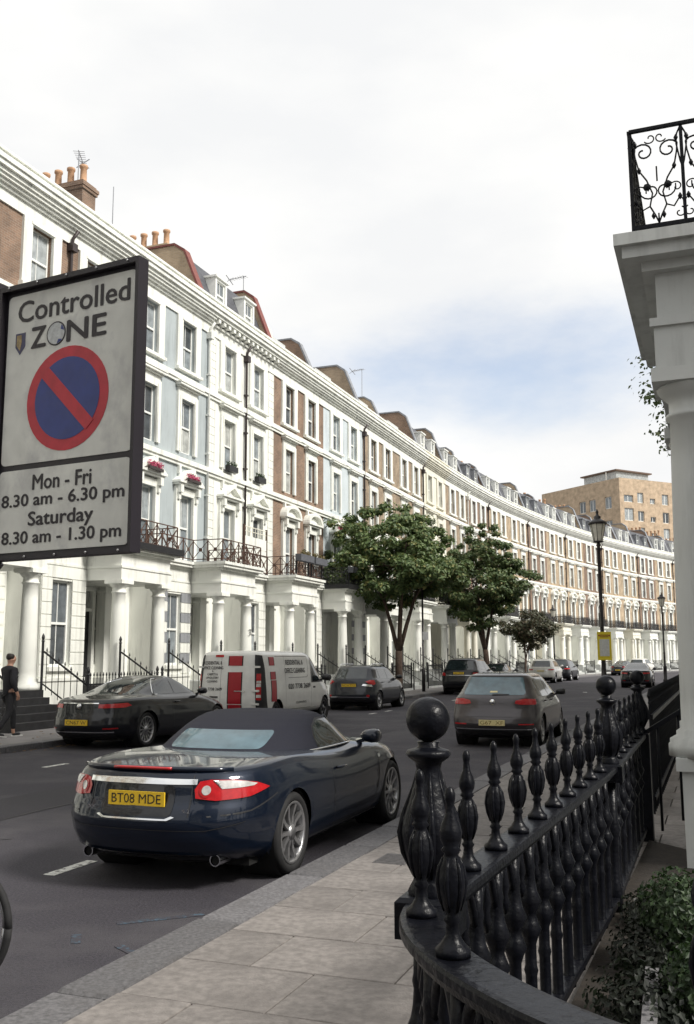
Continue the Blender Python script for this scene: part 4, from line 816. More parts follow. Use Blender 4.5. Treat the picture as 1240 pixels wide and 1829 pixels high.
SUVL = dict(lv=[(.26,.45,4.5,.84),(.36,.10,4.72,.92),(.48,.02,4.80,.955),(.64,.0,4.82,.96),(.80,.03,4.80,.96),(.94,.05,4.7,.955),(1.04,.07,4.45,.94),(1.11,.08,4.05,.92),(1.16,.10,3.75,.90),(1.24,.16,3.58,.86),(1.36,.27,3.36,.81),(1.48,.37,3.12,.765),(1.60,.45,2.9,.72),(1.68,.52,2.7,.67),(1.73,.66,2.5,.58),(1.76,1.0,2.2,.45),(1.77,1.4,1.9,.2)],
  xm=2.4, pq=(14, 3.2, 8, 2.6), ax=(.92, 3.83), wr=.405, r=.375, rr=.27, half=.81, ns=5, tw=.04, rim=DALLOY,
  win=[[(.75,1.22),(1.15,1.2),(1.15,1.62),(.95,1.6)],[(1.2,1.2),(2.05,1.19),(2.05,1.64),(1.2,1.63)],[(2.1,1.19),(3.4,1.19),(3.1,1.38),(2.75,1.58),(2.6,1.64),(2.1,1.645)]],
  rwin=[(-.72,1.20),(.72,1.20),(.62,1.63),(-.62,1.63)], fwin=[(-.74,1.22),(.74,1.22),(.58,1.64),(-.58,1.64)], gaps=[[(2.08,1.17),(2.08,.4)],[(3.4,1.17),(3.42,.6),(3.35,.38),(1.4,.38)]],
  tail=[[(.66,.92),(.98,.92),(1.05,.95),(1.0,1.06),(.70,1.06)]], rear=[('lower_valance', TRIM, [(-.8,.28),(.8,.28),(.8,.46),(-.8,.46)], .006), ('boot_crease', CHROME, [(-.62,.93),(.62,.93),(.62,.945),(-.62,.945)], .008)], hx=(2.2, 1.35), hz=1.05, mir=(3.3, .87, 1.22))
ca, B = car(SUVL, 'big black four-wheel drive parked beside the first street tree', BLACKP); plate(ca, 'LV17 PNK', B, .985, 1.09, .52, YEL, 0)
p = P(24.7, 7.1); place(ca, p, hdg(24.7))
SALOON = dict(COUPE); SALOON.update(lv=[(z*1.03, xr*.9, xf*.93, w_*.96) for z, xr, xf, w_ in COUPE['lv']], ax=(1.05, 3.78), half=.76, xm=2.25,
  win=[[(x*.92, z*1.03) for x, z in q] for q in COUPE['win']], seal=[[(x*.93, z*1.03) for x, z in COUPE['seal'][0]]], gaps=[], mir=(3.05, .79, 1.06), rwin=[(x*.95, z*1.03) for x, z in COUPE['rwin']], fwin=[(x*.95, z*1.03) for x, z in COUPE['fwin']])
ca, B = car(SALOON, 'black saloon parked just ahead of the big black four-wheel drive', BLACKP); p = P(31.4, 7.1); place(ca, p, hdg(33))
SUVM = dict(SUVL); SUVM.update(lv=[(z*.95, xr, xf*.985, w_*.975) for z, xr, xf, w_ in SUVL['lv']], win=[[(x, z*.95) for x, z in q] for q in SUVL['win']], rwin=[(x*.95, z*.95) for x, z in SUVL['rwin']], fwin=[(x*.95, z*.95) for x, z in SUVL['fwin']], gaps=[[(x, z*.95) for x, z in q] for q in SUVL['gaps']], hz=1.0, rim=ALLOY, ns=5, mir=(3.25, .85, 1.16),
  tail=[[(.52,.90),(.98,.90),(1.1,.94),(1.0,.98),(.55,.97)]], half=.79, rear=[('lower_valance', TRIM, [(-.8,.27),(.8,.27),(.8,.40),(-.8,.40)], .006), ('boot_crease', CHROME, [(-.5,.885),(.5,.885),(.5,.90),(-.5,.90)], .008)])
ca, B = car(SUVM, 'white four-wheel drive parked beyond the red-leaved tree', CARW); plate(ca, None, B, .80, .90, .50, PLATEW, 0); p = P(47.6, 7.2); place(ca, p, hdg(48))
ca, B = car(SUVM, 'black four-wheel drive parked just ahead of the white one', BLACKP); p = P(54.5, 7.2); place(ca, p, hdg(55))
ca, B = car(SALOON, 'small dark saloon far off at the kerb right of the yellow notice', CHAR); plate(ca, None, B, .5, .6, .5, YEL, 0); p = P(79.0, 7.3); place(ca, p, hdg(79))
ca, B = car(SUVM, 'pale four-wheel drive farthest along the crescent', CARW); p = P(86.5, 7.3); place(ca, p, hdg(86.5))
ca, B = car(SALOON, 'dark saloon with pale reflecting roof parked at the near kerb far off', BLACKP); plate(ca, None, B, .5, .6, .5, YEL, 0); p = P(38.0, 14.3); place(ca, p, hdg(42))
# ---- van
def van():
    c = thing('delivery_van', 'white cleaning company van with red stripes parked behind the black coupe', 'van')
    B = Stack([(.30,.25,4.9,.86),(.38,.06,5.22,.93),(.50,.02,5.30,.955),(.70,.0,5.30,.96),(.90,.01,5.18,.958),(1.02,.015,5.0,.953),(1.10,.02,4.80,.947),(1.18,.025,4.6,.94),(1.30,.035,4.42,.93),(1.45,.05,4.22,.915),(1.60,.065,4.02,.895),(1.75,.08,3.82,.875),(1.86,.10,3.66,.845),(1.92,.14,3.5,.79),(1.955,.3,3.2,.68),(1.97,.7,2.8,.4)], 2.6, 22, 5, 7, 2.6)
    body(c, B, WHITEP, (1.04, 4.36), .38, .335, na=90); add_wheels(c, (1.04, 4.36), .80, .335, .215, .215, 6, .03, DALLOY); wells(c, (1.04, 4.36), .90, .37)
    MB().box(.5, 4.8, -.72, .72, .2, .6).build('underbody', UNDER, c)
    sidewins(c, B, [[(3.35,1.13),(4.32,1.13),(4.16,1.3),(3.88,1.56),(3.72,1.72),(3.5,1.75),(3.38,1.73)]]); lines(c, B, [[(3.32,1.11),(4.36,1.11),(4.2,1.3),(3.92,1.57),(3.74,1.755),(3.5,1.785),(3.34,1.76),(3.32,1.11)]], .035, 'window_seal')
    patch(B, [(-.78,1.2),(.78,1.2),(.66,1.8),(-.66,1.8)], 'front', 1, .006).build('windscreen', VGLASS, c)
    lines(c, B, [[(3.28,1.85),(3.28,.42)],[(4.4,1.1),(4.45,.75)],[(1.55,1.85),(1.55,.45)],[(3.28,.42),(1.55,.42)]]); lines(c, B, [[(1.75,1.25),(3.0,1.25),(3.1,1.32),(3.1,1.8)],[(1.0,1.82),(3.1,1.82)]], .012, 'pressing_line')
    lines(c, B, [[(1.45,.36),(3.95,.36)]], .10, 'sill_cladding'); lines(c, B, [[(3.4,.96),(3.58,.96)]], .05, 'door_handle')
    mirror(c, 4.15, .90, 1.2, TRIM, 1.35)
    # rear doors: black corner pillars with stacked lamps, red stripe, lettering
    zz = [.42, .8, 1.2, 1.5, 1.7, 1.86]
    for sd_ in (-1, 1):
        patch(B, [(sd_*.80,.42)]+[(sd_*(.80-.02*k), z) for k, z in enumerate(zz[1:])]+[(sd_*.93,1.84),(sd_*1.05,1.5),(sd_*1.12,1.0),(sd_*1.22,.42)], 'rear', 1, .006, .08).build('corner_pillar', TRIM, c)
        patch(B, [(sd_*.80,.72),(sd_*.93,.72),(sd_*.91,1.38),(sd_*.79,1.38)], 'rear', 1, .014, .08).build('tail_light', REDL, c)
        for z0, z1 in ((1.05, 1.13), (1.14, 1.20), (.78, .85)): patch(B, [(sd_*.80,z0),(sd_*.915,z0),(sd_*.91,z1),(sd_*.80,z1)], 'rear', 1, .020, .08).build('reversing_light', CLEARL, c)
        for z in (.62, .95, 1.55): 
            x, y = B.q(sd_*.78, z); MB().box(x-.03, x+.02, y-.1, y+.1, z-.025, z+.025).build('door_hinge', WHITEP, c)
    for z0, z1 in ((.46, .60), (.62, 1.42), (1.58, 1.83)):
        patch(B, [(.0,z0),(.42,z0),(.42,z1),(.0,z1)], 'rear', 1, .005, .1).build('stripe_border', INKM, c); patch(B, [(.03,z0),(.39,z0),(.39,z1),(.03,z1)], 'rear', 1, .008, .1).build('red_stripe', VINYL, c)
    patch(B, [(-.20,.0+.45),(-.194,.45),(-.194,1.84),(-.20,1.84)], 'rear', 1, .004, .1).build('door_gap', TRIM, c); patch(B, [(-.38,1.80),(-.14,1.80),(-.14,1.86),(-.38,1.86)], 'rear', 1, .012, .1).build('high_brake_light', REDL, c)
    patch(B, [(-.50,.77),(-.26,.77),(-.26,.81),(-.50,.81)], 'rear', 1, .014, .1).build('door_handle', TRIM, c); patch(B, [(.2,.93),(.52,.93),(.52,.955),(.2,.955)], 'rear', 1, .02, .1).build('door_latch', CHROME, c)
    for txt, z, w_, h in (('RESIDENTIAL &', 1.655, .52, .085), ('OFFICE CLEANING', 1.53, .60, .08), ('&', 1.445, .04, .04), ('CARPETS &', 1.365, .30, .055), ('UPHOLSTERY', 1.275, .36, .055), ('CLEANING', 1.185, .30, .055), ('020 7738 2609', .99, .58, .07)):
        x = B.end(.42, z); ob('lettering', text_mesh(txt, w_, h, INKM, .02), c, (x-.012, .44, z), R_(-90))
    side = -1
    for x0, x1, z0, z1 in ((.62, .90, 1.58, 1.80), (.64, .92, 1.22, 1.42), (.66, .94, .66, 1.2)):
        patch(B, [(x0-.03,z0),(x1+.03,z0),(x1+.03,z1),(x0-.03,z1)], 'side', 1, .005, .1).build('stripe_border', INKM, c); patch(B, [(x0,z0),(x1,z0),(x1,z1),(x0,z1)], 'side', 1, .008, .1).build('red_stripe', VINYL, c)
    for txt, x, z, w_, h in (('RESIDENTIAL &', 2.2, 1.66, 1.15, .13), ('OFFICE CLEANING', 2.2, 1.44, 1.35, .13), ('020 7738 2609', 2.45, 1.02, 1.5, .13), ('www.cleaning.co.uk', 2.4, .88, 1.3, .05), ('CLEANING', 2.55, .58, .7, .06)):
        if txt.startswith('www'): continue
        y = B.side(x, z); o = ob('lettering', text_mesh(txt, w_, h, INKM, .03), c, (x, -(y+.010), z), 0); o.rotation_euler = (-math.atan((B.side(x, z-.1)-B.side(x, z+.1))/.2), 0, 0)
    for sd_ in (-1, 1): patch(B, [(sd_*x, z) for x, z in ((.6,.85),(1.0,.9),(1.0,1.0),(.7,.98))], 'front', 1, .008).build('headlight', CLEARL, c)
    lines(c, B, [[(.05,.40),(.62,.40)],[(4.8,.42),(5.1,.42)]], .16, 'bumper_cladding'); patch(B, [(-.86,.32),(.86,.32),(.88,.43),(-.88,.43)], 'rear', 1, .015, .1).build('rear_bumper', TRIM, c)
    return c
v = van(); p = P(1.05, 7.05); place(v, p, hdg(0))
# ------------------------------------------------------------------ area railings and step railings of the terrace
def spear(h): return MB().lathe([(.011, 0), (.011, h-.16), (.02, h-.15), (.011, h-.135), (.011, h-.11), (.026, h-.075), (.018, h-.05), (.004, h)], seg=6, smooth=False)
def post(h): return MB().lathe([(.035, 0), (.035, h-.22), (.05, h-.2), (.03, h-.17), (.045, h-.1), (.03, h-.05), (.006, h)], seg=8, smooth=False)
RLAB = ['short black spear railing by the black steps at the left edge', 'black spear railing behind the black coupe', 'black spear railing between the coupe and the white van', 'black spear railing behind the cab of the white van', 'black spear railing behind the small crossover', 'black spear railing behind the first tree trunk', 'black spear railing behind the big four-wheel drive']
def area_rail(i):
    H = HS[i]; near = i < 6; j = i+1
    lab = RLAB[j] if j < len(RLAB) else 'far black spear railing before the %s brick house past the cream pair' % ORD.get(i+1, 'last') if i+1 in ORD else 'far black spear railing before the %s' % {6: 'cream house', 7: 'house past the cream one'}.get(i, 'farthest house')
    T = thing('area_railing', lab, 'railing', H.location, H.rotation_euler.z, 'area railings of the terrace')
    x0, x1, y = 5.85, WID+2.95, -3.8; hh = 1.22
    MB().box(x0, x1, y-.02, y+.02, .12+.98, .12+1.02).build('top_rail', IRONF, T); MB().box(x0, x1, y-.015, y+.015, .25, .28).build('bottom_rail', IRONF, T); MB().box(x0, x1, y-.1, y+.1, .1, .22).build('plinth', GREYW, T)
    for x in (x0, x1): ob('post', shared('post', lambda: post(1.45), IRONF), T, (x, y, .12))
    n = 23; sp = (x1-x0)/(n+1)
    if near:
        for k in range(n): ob('bar', shared('bar', lambda: spear(1.25), IRONF), T, (x0+sp*(k+1), y, .18))
    else:
        m = MB()
        for k in range(n): q = spear(1.25); m.add([(a+x0+sp*(k+1), b+y, c_+.18) for a, b, c_ in q.v], q.f)
        o = m.build('bars', IRONF, T); o['kind'] = 'stuff'
    # raking railings beside the steps
    if i < 12:
        for n_, xx in enumerate((3.05, 5.75)):
            S = ob('step_railing', MB().bar((xx, -2.5, PFLOOR+.98), (xx, -3.85, .12+1.0), .04).bar((xx, -2.5, PFLOOR+.15), (xx, -3.85, .12+.2), .03).mesh('step_railing', IRONF), T)
            for k in range(7):
                t = (k+.5)/7; ob('bar', shared('step_bar', lambda: spear(1.1), IRONF), S, (xx, -2.5-1.35*t, PFLOOR+(.12-PFLOOR)*t+.05))
            ob('post', shared('post', lambda: post(1.45), IRONF), S, (xx, -2.46, PFLOOR)); ob('post', shared('post', lambda: post(1.45), IRONF), S, (xx, -3.9, .12))
for i in range(-1, 20): area_rail(i)
# ------------------------------------------------------------------ foreground cast-iron railing (near side)
b1, b2, b3 = Vector((.24, 2.93)), Vector((1.70, 6.40)), Vector((2.68, 9.0)); RZ = 1.06
FIN = [(.047, 0), (.047, .016), (.034, .026), (.020, .045), (.018, .070), (.026, .080), (.018, .090), (.028, .112), (.038, .145), (.040, .170), (.035, .200), (.024, .222), (.020, .230), (.027, .238), (.020, .247), (.028, .262), (.030, .280), (.024, .300), (.015, .318), (.011, .345), (.014, .355), (.0145, .368), (.010, .380), (.002, .386)]
def finial():
    m = MB().lathe([(r*(.9 if z < .05 or z > .23 else .82), z) for r, z in FIN], seg=20)
    for k in range(6):       # leaf ribs on the vase
        a = k*math.pi/3; m.tube([((r*.82+.001)*math.cos(a), (r*.82+.001)*math.sin(a), z) for r, z in ((.022, .10), (.034, .13), (.040, .165), (.034, .20), (.022, .222))], [.003, .005, .006, .005, .003], 6)
    return m
BAL = [(.024, 0), (.024, .04), (.017, .06), (.017, .28), (.026, .30), (.017, .32), (.017, .40), (.030, .43), (.042, .46), (.030, .49), (.019, .51), (.028, .53), (.045, .57), (.030, .61), (.020, .64), (.018, .68), (.026, .70), (.018, .72), (.017, .80)]
def baluster(): return MB().lathe([(r*1.12 if r > .025 else r*1.4, z) for r, z in BAL], seg=14)
def ballpost():
    m = MB().lathe([(.062, 0), (.066, .02), (.05, .05), (.046, .065), (.062, .09), (.079, .14), (.085, .185), (.080, .225), (.062, .275), (.045, .325), (.036, .365), (.040, .385), (.060, .398), (.068, .41), (.062, .42), (.040, .426), (.030, .432), (.034, .445)], seg=28)
    for k in range(8):
        a = k*math.pi/4; m.tube([((r-.002)*math.cos(a), (r-.002)*math.sin(a), z) for r, z in ((.05, .06), (.08, .13), (.088, .185), (.078, .235), (.05, .31), (.037, .36))], [.003, .010, .012, .010, .006, .003], 6)
    return m
def ball(): 
    n = 16; return MB().lathe([(max(.001, .066*math.sin(math.pi*k/n)), .51-.066*math.cos(math.pi*k/n)) for k in range(n+1)], seg=28)
def rail_sweep(path, w_=.062, z=RZ):
    pr = [(-w_, -.012), (-w_*.94, -.002), (-w_*.7, .0), (w_*.7, .0), (w_*.94, -.002), (w_, -.012), (w_, -.030), (w_*.72, -.036), (w_*.6, -.060), (-w_*.6, -.060), (-w_*.72, -.036), (-w_, -.030)]
    rings = []
    for i, p in enumerate(path):
        d = (path[min(i+1, len(path)-1)]-path[max(i-1, 0)]).normalized(); nx = Vector((d.y, -d.x)); rings.append([(p.x+nx.x*a, p.y+nx.y*a, z+c_) for a, c_ in pr])
    return MB().loft(rings, True, False)
def rail_run(T, path_pts, ts, bs, zlow=.16):
    """path_pts polyline; ts distances of finials, bs distances of balusters"""
    cum = [0]
    for a, b in zip(path_pts, path_pts[1:]): cum.append(cum[-1]+(b-a).length)
    def at(d):
        for k in range(len(cum)-1):
            if d <= cum[k+1]+1e-9:
                t = (d-cum[k])/(cum[k+1]-cum[k]); return path_pts[k].lerp(path_pts[k+1], t), (path_pts[k+1]-path_pts[k]).normalized()
        return path_pts[-1], (path_pts[-1]-path_pts[-2]).normalized()
    n = max(2, int(cum[-1]/.06)); fine = [at(cum[-1]*k/n)[0] for k in range(n+1)]
    rail_sweep(fine).build('top_rail', IRON, T); rail_sweep(fine, .035, .25).build('bottom_rail', IRON, T)
    for d in ts: q, _ = at(d); ob('finial', shared('finial', finial, IRON), T, (q.x, q.y, RZ), random.uniform(0, 1))
    for d in bs: q, _ = at(d); ob('baluster', shared('baluster', baluster, IRON), T, (q.x, q.y, .20))
    for a, b in zip(bs, bs[1:]):          # pendant arches under the rail, between neighbouring balusters
        m = MB(); pts = []
        for k in range(9): q, _ = at(lerp(a, b, k/8)); pts.append((q.x, q.y, RZ-.055-.16*abs(k/4-1)**2.2))
        m.tube(pts, .016, 8); q, _ = at((a+b)/2); m.lathe([(.006, -.2), (.02, -.16), (.012, -.13), (.02, -.1), (.012, -.05), (.012, 0)], (q.x, q.y, RZ-.05), 8); m.build('arch', IRON, T)
LW = (b2-b1).length
T1 = thing('iron_railing', 'black cast-iron railing in the foreground with turned finials and a ball-topped post', 'railing', (b1.x, b1.y, .12))
T1.location = (0, 0, 0)
rail_run(T1, [b1, b2], [LW*(.108+.0975*k) for k in range(9)], [LW*(.055+.072*k) for k in range(13)])
curve = [Vector(p) for p in ((.24, 2.93), (.20, 2.75), (.205, 2.56), (.245, 2.38), (.305, 2.22), (.385, 2.06), (.48, 1.92), (.62, 1.76), (.85, 1.60), (1.2, 1.48))]
def smooth_path(p, n=6):
    out = []
    for i in range(len(p)-1):
        a, b, c_, d = p[max(i-1, 0)], p[i], p[i+1], p[min(i+2, len(p)-1)]
        for k in range(n):
            t = k/n; out.append(.5*((2*b)+(c_-a)*t+(2*a-5*b+4*c_-d)*t*t+(3*b-a-3*c_+d)*t**3))
    return out+[p[-1]]
curve = smooth_path(curve)
rail_run(T1, curve, [.20, .56, 1.3, 1.66], [.03+.19*k for k in range(9)])
for b in (b1, b2):
    pp = ob('ball_post', shared('ball_post', ballpost, IRON), T1, (b.x, b.y, RZ+.0)); ob('ball', shared('ball', ball, IRON), pp)
    MB().bbox(-.085, .085, -.085, .085, RZ-.10, RZ+.012, .012).build('post_block', IRON, T1, (b.x, b.y, 0), R_(-20)); MB().lathe([(.05, .12), (.05, .3), (.036, .34), (.036, .6), (.055, .66), (.036, .72), (.036, .95)], seg=14).build('post_shaft', IRON, T1, (b.x, b.y, 0))
T2 = thing('iron_railing', 'black cast-iron railing between the second and third ball-topped posts', 'railing')
L2 = (b3-b2).length; rail_run(T2, [b2+dN*.09, b3], [L2*(.14+.155*k) for k in range(6)], [L2*(.07+.155*k) for k in range(6)])
pp = ob('ball_post', shared('ball_post', ballpost, IRON), T2, (b3.x, b3.y, RZ)); ob('ball', shared('ball', ball, IRON), pp); MB().bbox(-.085, .085, -.085, .085, .12, RZ+.01, .012).build('post_block', IRON, T2, (b3.x, b3.y, 0), R_(-20))
# raking handrail of the entrance steps, its newel and pale stone base, and the railing that goes on along the street
T3 = thing('step_handrail', 'black iron handrail sloping up the entrance steps from the third ball post', 'handrail')
h0, h1 = b3+nN*.05, b3+nN*1.5
MB().bar((h0.x, h0.y, 1.07), (h1.x, h1.y, 1.98), .05, .04).build('handrail', IRON, T3)
for k in range(8): t = (k+.6)/8; q = h0.lerp(h1, t); MB().tube([(q.x, q.y, .15+.8*t), (q.x, q.y, 1.07+.9*t)], .013, 6).build('baluster', IRON, T3)
q = b3+nN*.62+dN*.75; T4 = thing('gate_post', 'black iron gate post on a pale stone base left of the column', 'post', (q.x, q.y, .1))
MB().bbox(-.13, .13, -.13, .13, 0, .42, .02).build('stone_base', GREYW, T4); MB().lathe([(.07, .42), (.07, .47), (.05, .5), (.045, 1.2), (.06, 1.23), (.045, 1.26), (.05, 1.33), (.03, 1.4), (.05, 1.46), (.035, 1.52), (.01, 1.58)], seg=14).build('post_shaft', IRON, T4)
T5 = thing('iron_railing', 'black railing continuing up the near pavement beyond the gate post', 'railing')
g0 = b3+dN*1.55; g1 = g0+dN*13
MB().bar((g0.x, g0.y, 1.12), (g1.x, g1.y, 1.12), .06, .05).build('top_rail', IRON, T5); MB().bar((g0.x, g0.y, .28), (g1.x, g1.y, .28), .05, .04).build('bottom_rail', IRON, T5)
for k in range(66): q = g0+dN*(.2*k); ob('bar', shared('near_bar', lambda: spear(1.3), IRON), T5, (q.x, q.y, .12))
# made-up dark bed standing in for the shaded basement area, and shrubs
AREASHADE = pm('area_shade_dark', (.022, .017, .013), .95, .3, 12, bump=.6, bscale=40)
m = MB(); a = [b1+nN*.05-dN*.7, b3+nN*.05-dN*.2, b3+nN*1.1-dN*1.3, b1+nN*1.6-dN*.4]; m.prism_z([(p.x, p.y) for p in a][::-1], .05, .16); struct(m.build('area_shade_bed', AREASHADE))
def leaf_cloud(mb, c, r, n, size, rd, flat=.5, shell=.55):
    for _ in range(n):
        u = rd.gauss(0, 1), rd.gauss(0, 1), rd.gauss(0, 1); l = math.sqrt(sum(x*x for x in u)) or 1; k = rd.uniform(shell, 1)**.7
        p = Vector((c[0]+u[0]/l*r[0]*k, c[1]+u[1]/l*r[1]*k, c[2]+u[2]/l*r[2]*k))
        nrm = Vector((u[0]/l+rd.uniform(-.8, .8), u[1]/l+rd.uniform(-.8, .8), u[2]/l*.5+flat+rd.uniform(-.5, .5))).normalized(); t = nrm.cross(Vector((rd.uniform(-1, 1), rd.uniform(-1, 1), rd.uniform(-1, 1)))).normalized(); b = nrm.cross(t); s_ = size*rd.uniform(.6, 1.25)
        mb.add([p-t*s_*.5, p-b*s_*.34+nrm*s_*.08, p+t*s_*.55, p+b*s_*.34+nrm*s_*.08], [(0, 1, 2, 3)])
def leafmat(name, c, c2, c3=None):
    m = bpy.data.materials.new(name); m.use_nodes = True; t = m.node_tree; b = t.nodes['Principled BSDF']; n, l = t.nodes, t.links
    ge = n.new('ShaderNodeNewGeometry'); rp = n.new('ShaderNodeValToRGB'); e = rp.color_ramp.elements; e[0].color = (*c, 1); e[1].color = (*c2, 1); e[1].position = .85
    if c3: x = e.new(.95); x.color = (*c3, 1)
    l.new(ge.outputs['Random Per Island'], rp.inputs[0]); l.new(rp.outputs[0], b.inputs['Base Color']); b.inputs['Roughness'].default_value = .55
    tr = n.new('ShaderNodeBsdfTranslucent'); l.new(rp.outputs[0], tr.inputs[0]); mxn = n.new('ShaderNodeMixShader'); mxn.inputs[0].default_value = .22
    o = n['Material Output']; l.new(b.outputs[0], mxn.inputs[1]); l.new(tr.outputs[0], mxn.inputs[2]); l.new(mxn.outputs[0], o.inputs[0]); return m
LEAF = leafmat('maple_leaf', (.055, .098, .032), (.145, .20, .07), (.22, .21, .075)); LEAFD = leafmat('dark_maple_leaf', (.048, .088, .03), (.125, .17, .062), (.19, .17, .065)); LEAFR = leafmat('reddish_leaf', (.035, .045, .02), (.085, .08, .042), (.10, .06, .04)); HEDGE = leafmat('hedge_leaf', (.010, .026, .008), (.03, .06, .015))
SHADELEAF = leafmat('area_shade_leaf', (.003, .006, .003), (.009, .015, .006)); BARK = pm('bark', (.075, .05, .037), .9, .35, 9, bump=.8, bscale=30)  # first leaf is near black: basement-area shade put into the colour
rd = random.Random(21)
for (x, y, z, r, lab) in ((1.52, 4.35, .34, (.18, .26, .2), 'dark green shrub behind the railing in the bottom right corner'), (1.72, 5.2, .45, (.22, .3, .22), 'small bright green shrub beside the column pedestal'), (1.74, 4.6, .34, (.2, .25, .2), 'dark shrub at the right edge behind the railing')):
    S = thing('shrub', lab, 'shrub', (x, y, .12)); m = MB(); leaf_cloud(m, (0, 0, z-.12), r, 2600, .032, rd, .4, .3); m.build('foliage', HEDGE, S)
    m = MB()
    for k in range(5): m.tube([(0, 0, 0), (rd.uniform(-.05, .05), rd.uniform(-.05, .05), .1), (rd.uniform(-.1, .1), rd.uniform(-.1, .1), .25)], .006, 5)
    m.build('stems', BARK, S)
for t_, o_, r, lab in ((.9, .42, .3, 'added dark shrub standing in for shade behind the first length of foreground railing'), (1.75, .46, .32, 'added dark shrub standing in for shade at the middle of the foreground railing'), (2.6, .45, .3, 'added dark shrub standing in for shade behind the second ball post'), (.1, .55, .28, 'added dark shrub standing in for shade inside the curve of the foreground railing'), (3.45, .4, .26, 'added dark shrub standing in for shade farthest up the bed')):  # added low shrubs, darkened to fill in for the unlit basement area
    q = b1+dN*t_+nN*o_; S = thing('shrub', lab, 'shrub', (q.x, q.y, .12)); m = MB(); leaf_cloud(m, (0, 0, r*.45), (r*.85, r*1.2, r*.5), 1500, .034, rd, .4, .2); m.build('foliage', SHADELEAF, S); m = MB()
    for k in range(5): m.tube([(0, 0, 0), (rd.uniform(-.05, .05), rd.uniform(-.05, .05), .06), (rd.uniform(-.1, .1), rd.uniform(-.1, .1), .13)], .006, 5)
    m.build('stems', BARK, S)
tag(MB().bar((1.02, 3.55, .22), (1.42, 4.75, .22), .06, .2).build('stone_edging', KERBM), 'narrow pale stone edging behind the foreground railing', 'edging')
# wrought-iron balcony over the near portico
def scroll_panel(w_, h):
    m = MB(); r = .0075
    def sp(cx, cz, r0, r1, a0, a1, n=16): return [(cx+lerp(r0, r1, k/n)*math.cos(lerp(a0, a1, k/n)), 0, cz+lerp(r0, r1, k/n)*math.sin(lerp(a0, a1, k/n))) for k in range(n+1)]
    for q in (-1, 1):
        f = lambda pts: [(q*x, y, z) for x, y, z in pts]
        s1 = sp(w_*.24, h*.76, .02, .085, R_(90), R_(-330)); m.tube(f(s1), r, 6)
        e = s1[-1]; m.tube(f([e, (w_*.40, 0, h*.72), (w_*.34, 0, h*.58), (w_*.2, 0, h*.47), (w_*.10, 0, h*.33), (w_*.16, 0, h*.2), (w_*.3, 0, h*.17), (w_*.42, 0, h*.26), (w_*.48, 0, h*.22)]), r, 6)
        m.tube(f(sp(w_*.14, h*.36, .015, .09, R_(0), R_(380))), r*.9, 6); m.tube(f([(0, 0, .02), (w_*.06, 0, h*.1), (w_*.16, 0, h*.2)]), r, 6)
        m.tube(f([(w_*.5, 0, h*.98), (w_*.42, 0, h*.9), (w_*.40, 0, h*.8), (w_*.46, 0, h*.62), (w_*.5, 0, h*.55)]), r, 6); m.lathe([(.004, -.02), (.03, -.012), (.034, 0), (.026, .014), (.004, .02)], (q*w_*.2, 0, h*.40), 7, False, 'y'); m.tube(f(sp(w_*.36, h*.36, .01, .06, R_(180), R_(560))), r*.8, 5); m.tube(f(sp(w_*.1, h*.9, .01, .05, R_(0), R_(330))), r*.8, 5); m.tube(f(sp(w_*.4, h*.1, .01, .05, R_(90), R_(430))), r*.8, 5)
        for cx, cz in ((.42, .26), (.34, .58), (.1, .1), (.4, .86)): m.lathe([(.004, -.03), (.02, 0), (.004, .03)], (q*w_*cx, 0, h*cz), 6)
    m.tube([(0, 0, 0), (0, 0, h*.12)], r, 6); m.tube([(0, 0, h*.45), (0, 0, h*.6)], r, 6); return m
NB = thing('balcony_railing', 'black wrought-iron scroll balcony railing on top of the near portico', 'railing', NEAR.location, NEAR.rotation_euler.z)
hb = .86; zb = 5.27
def brun(p0, p1, n):
    p0, p1 = Vector(p0), Vector(p1); d = (p1-p0).normalized(); w_ = (p1-p0).length/n; rz = math.atan2(d.y, d.x)
    MB().bar((*p0, zb+hb), (*p1, zb+hb), .035, .025).build('top_rail', IRON, NB); MB().bar((*p0, zb), (*p1, zb), .03, .03).build('bottom_rail', IRON, NB)
    for k in range(n): c_ = p0+d*w_*(k+.5); ob('scroll_panel', shared(('scroll_panel', round(w_, 3)), lambda: scroll_panel(w_, hb), IRON), NB, (c_.x, c_.y, zb), rz)
    for k in range(n+1): c_ = p0+d*w_*k; ob('baluster_post', shared('bp', lambda: MB().box(-.014, .014, -.014, .014, 0, hb), IRON), NB, (c_.x, c_.y, zb-.03))
brun((2.85, -2.56), (5.94, -2.56), 8); brun((5.94, -2.56), (5.94, -.1), 6)
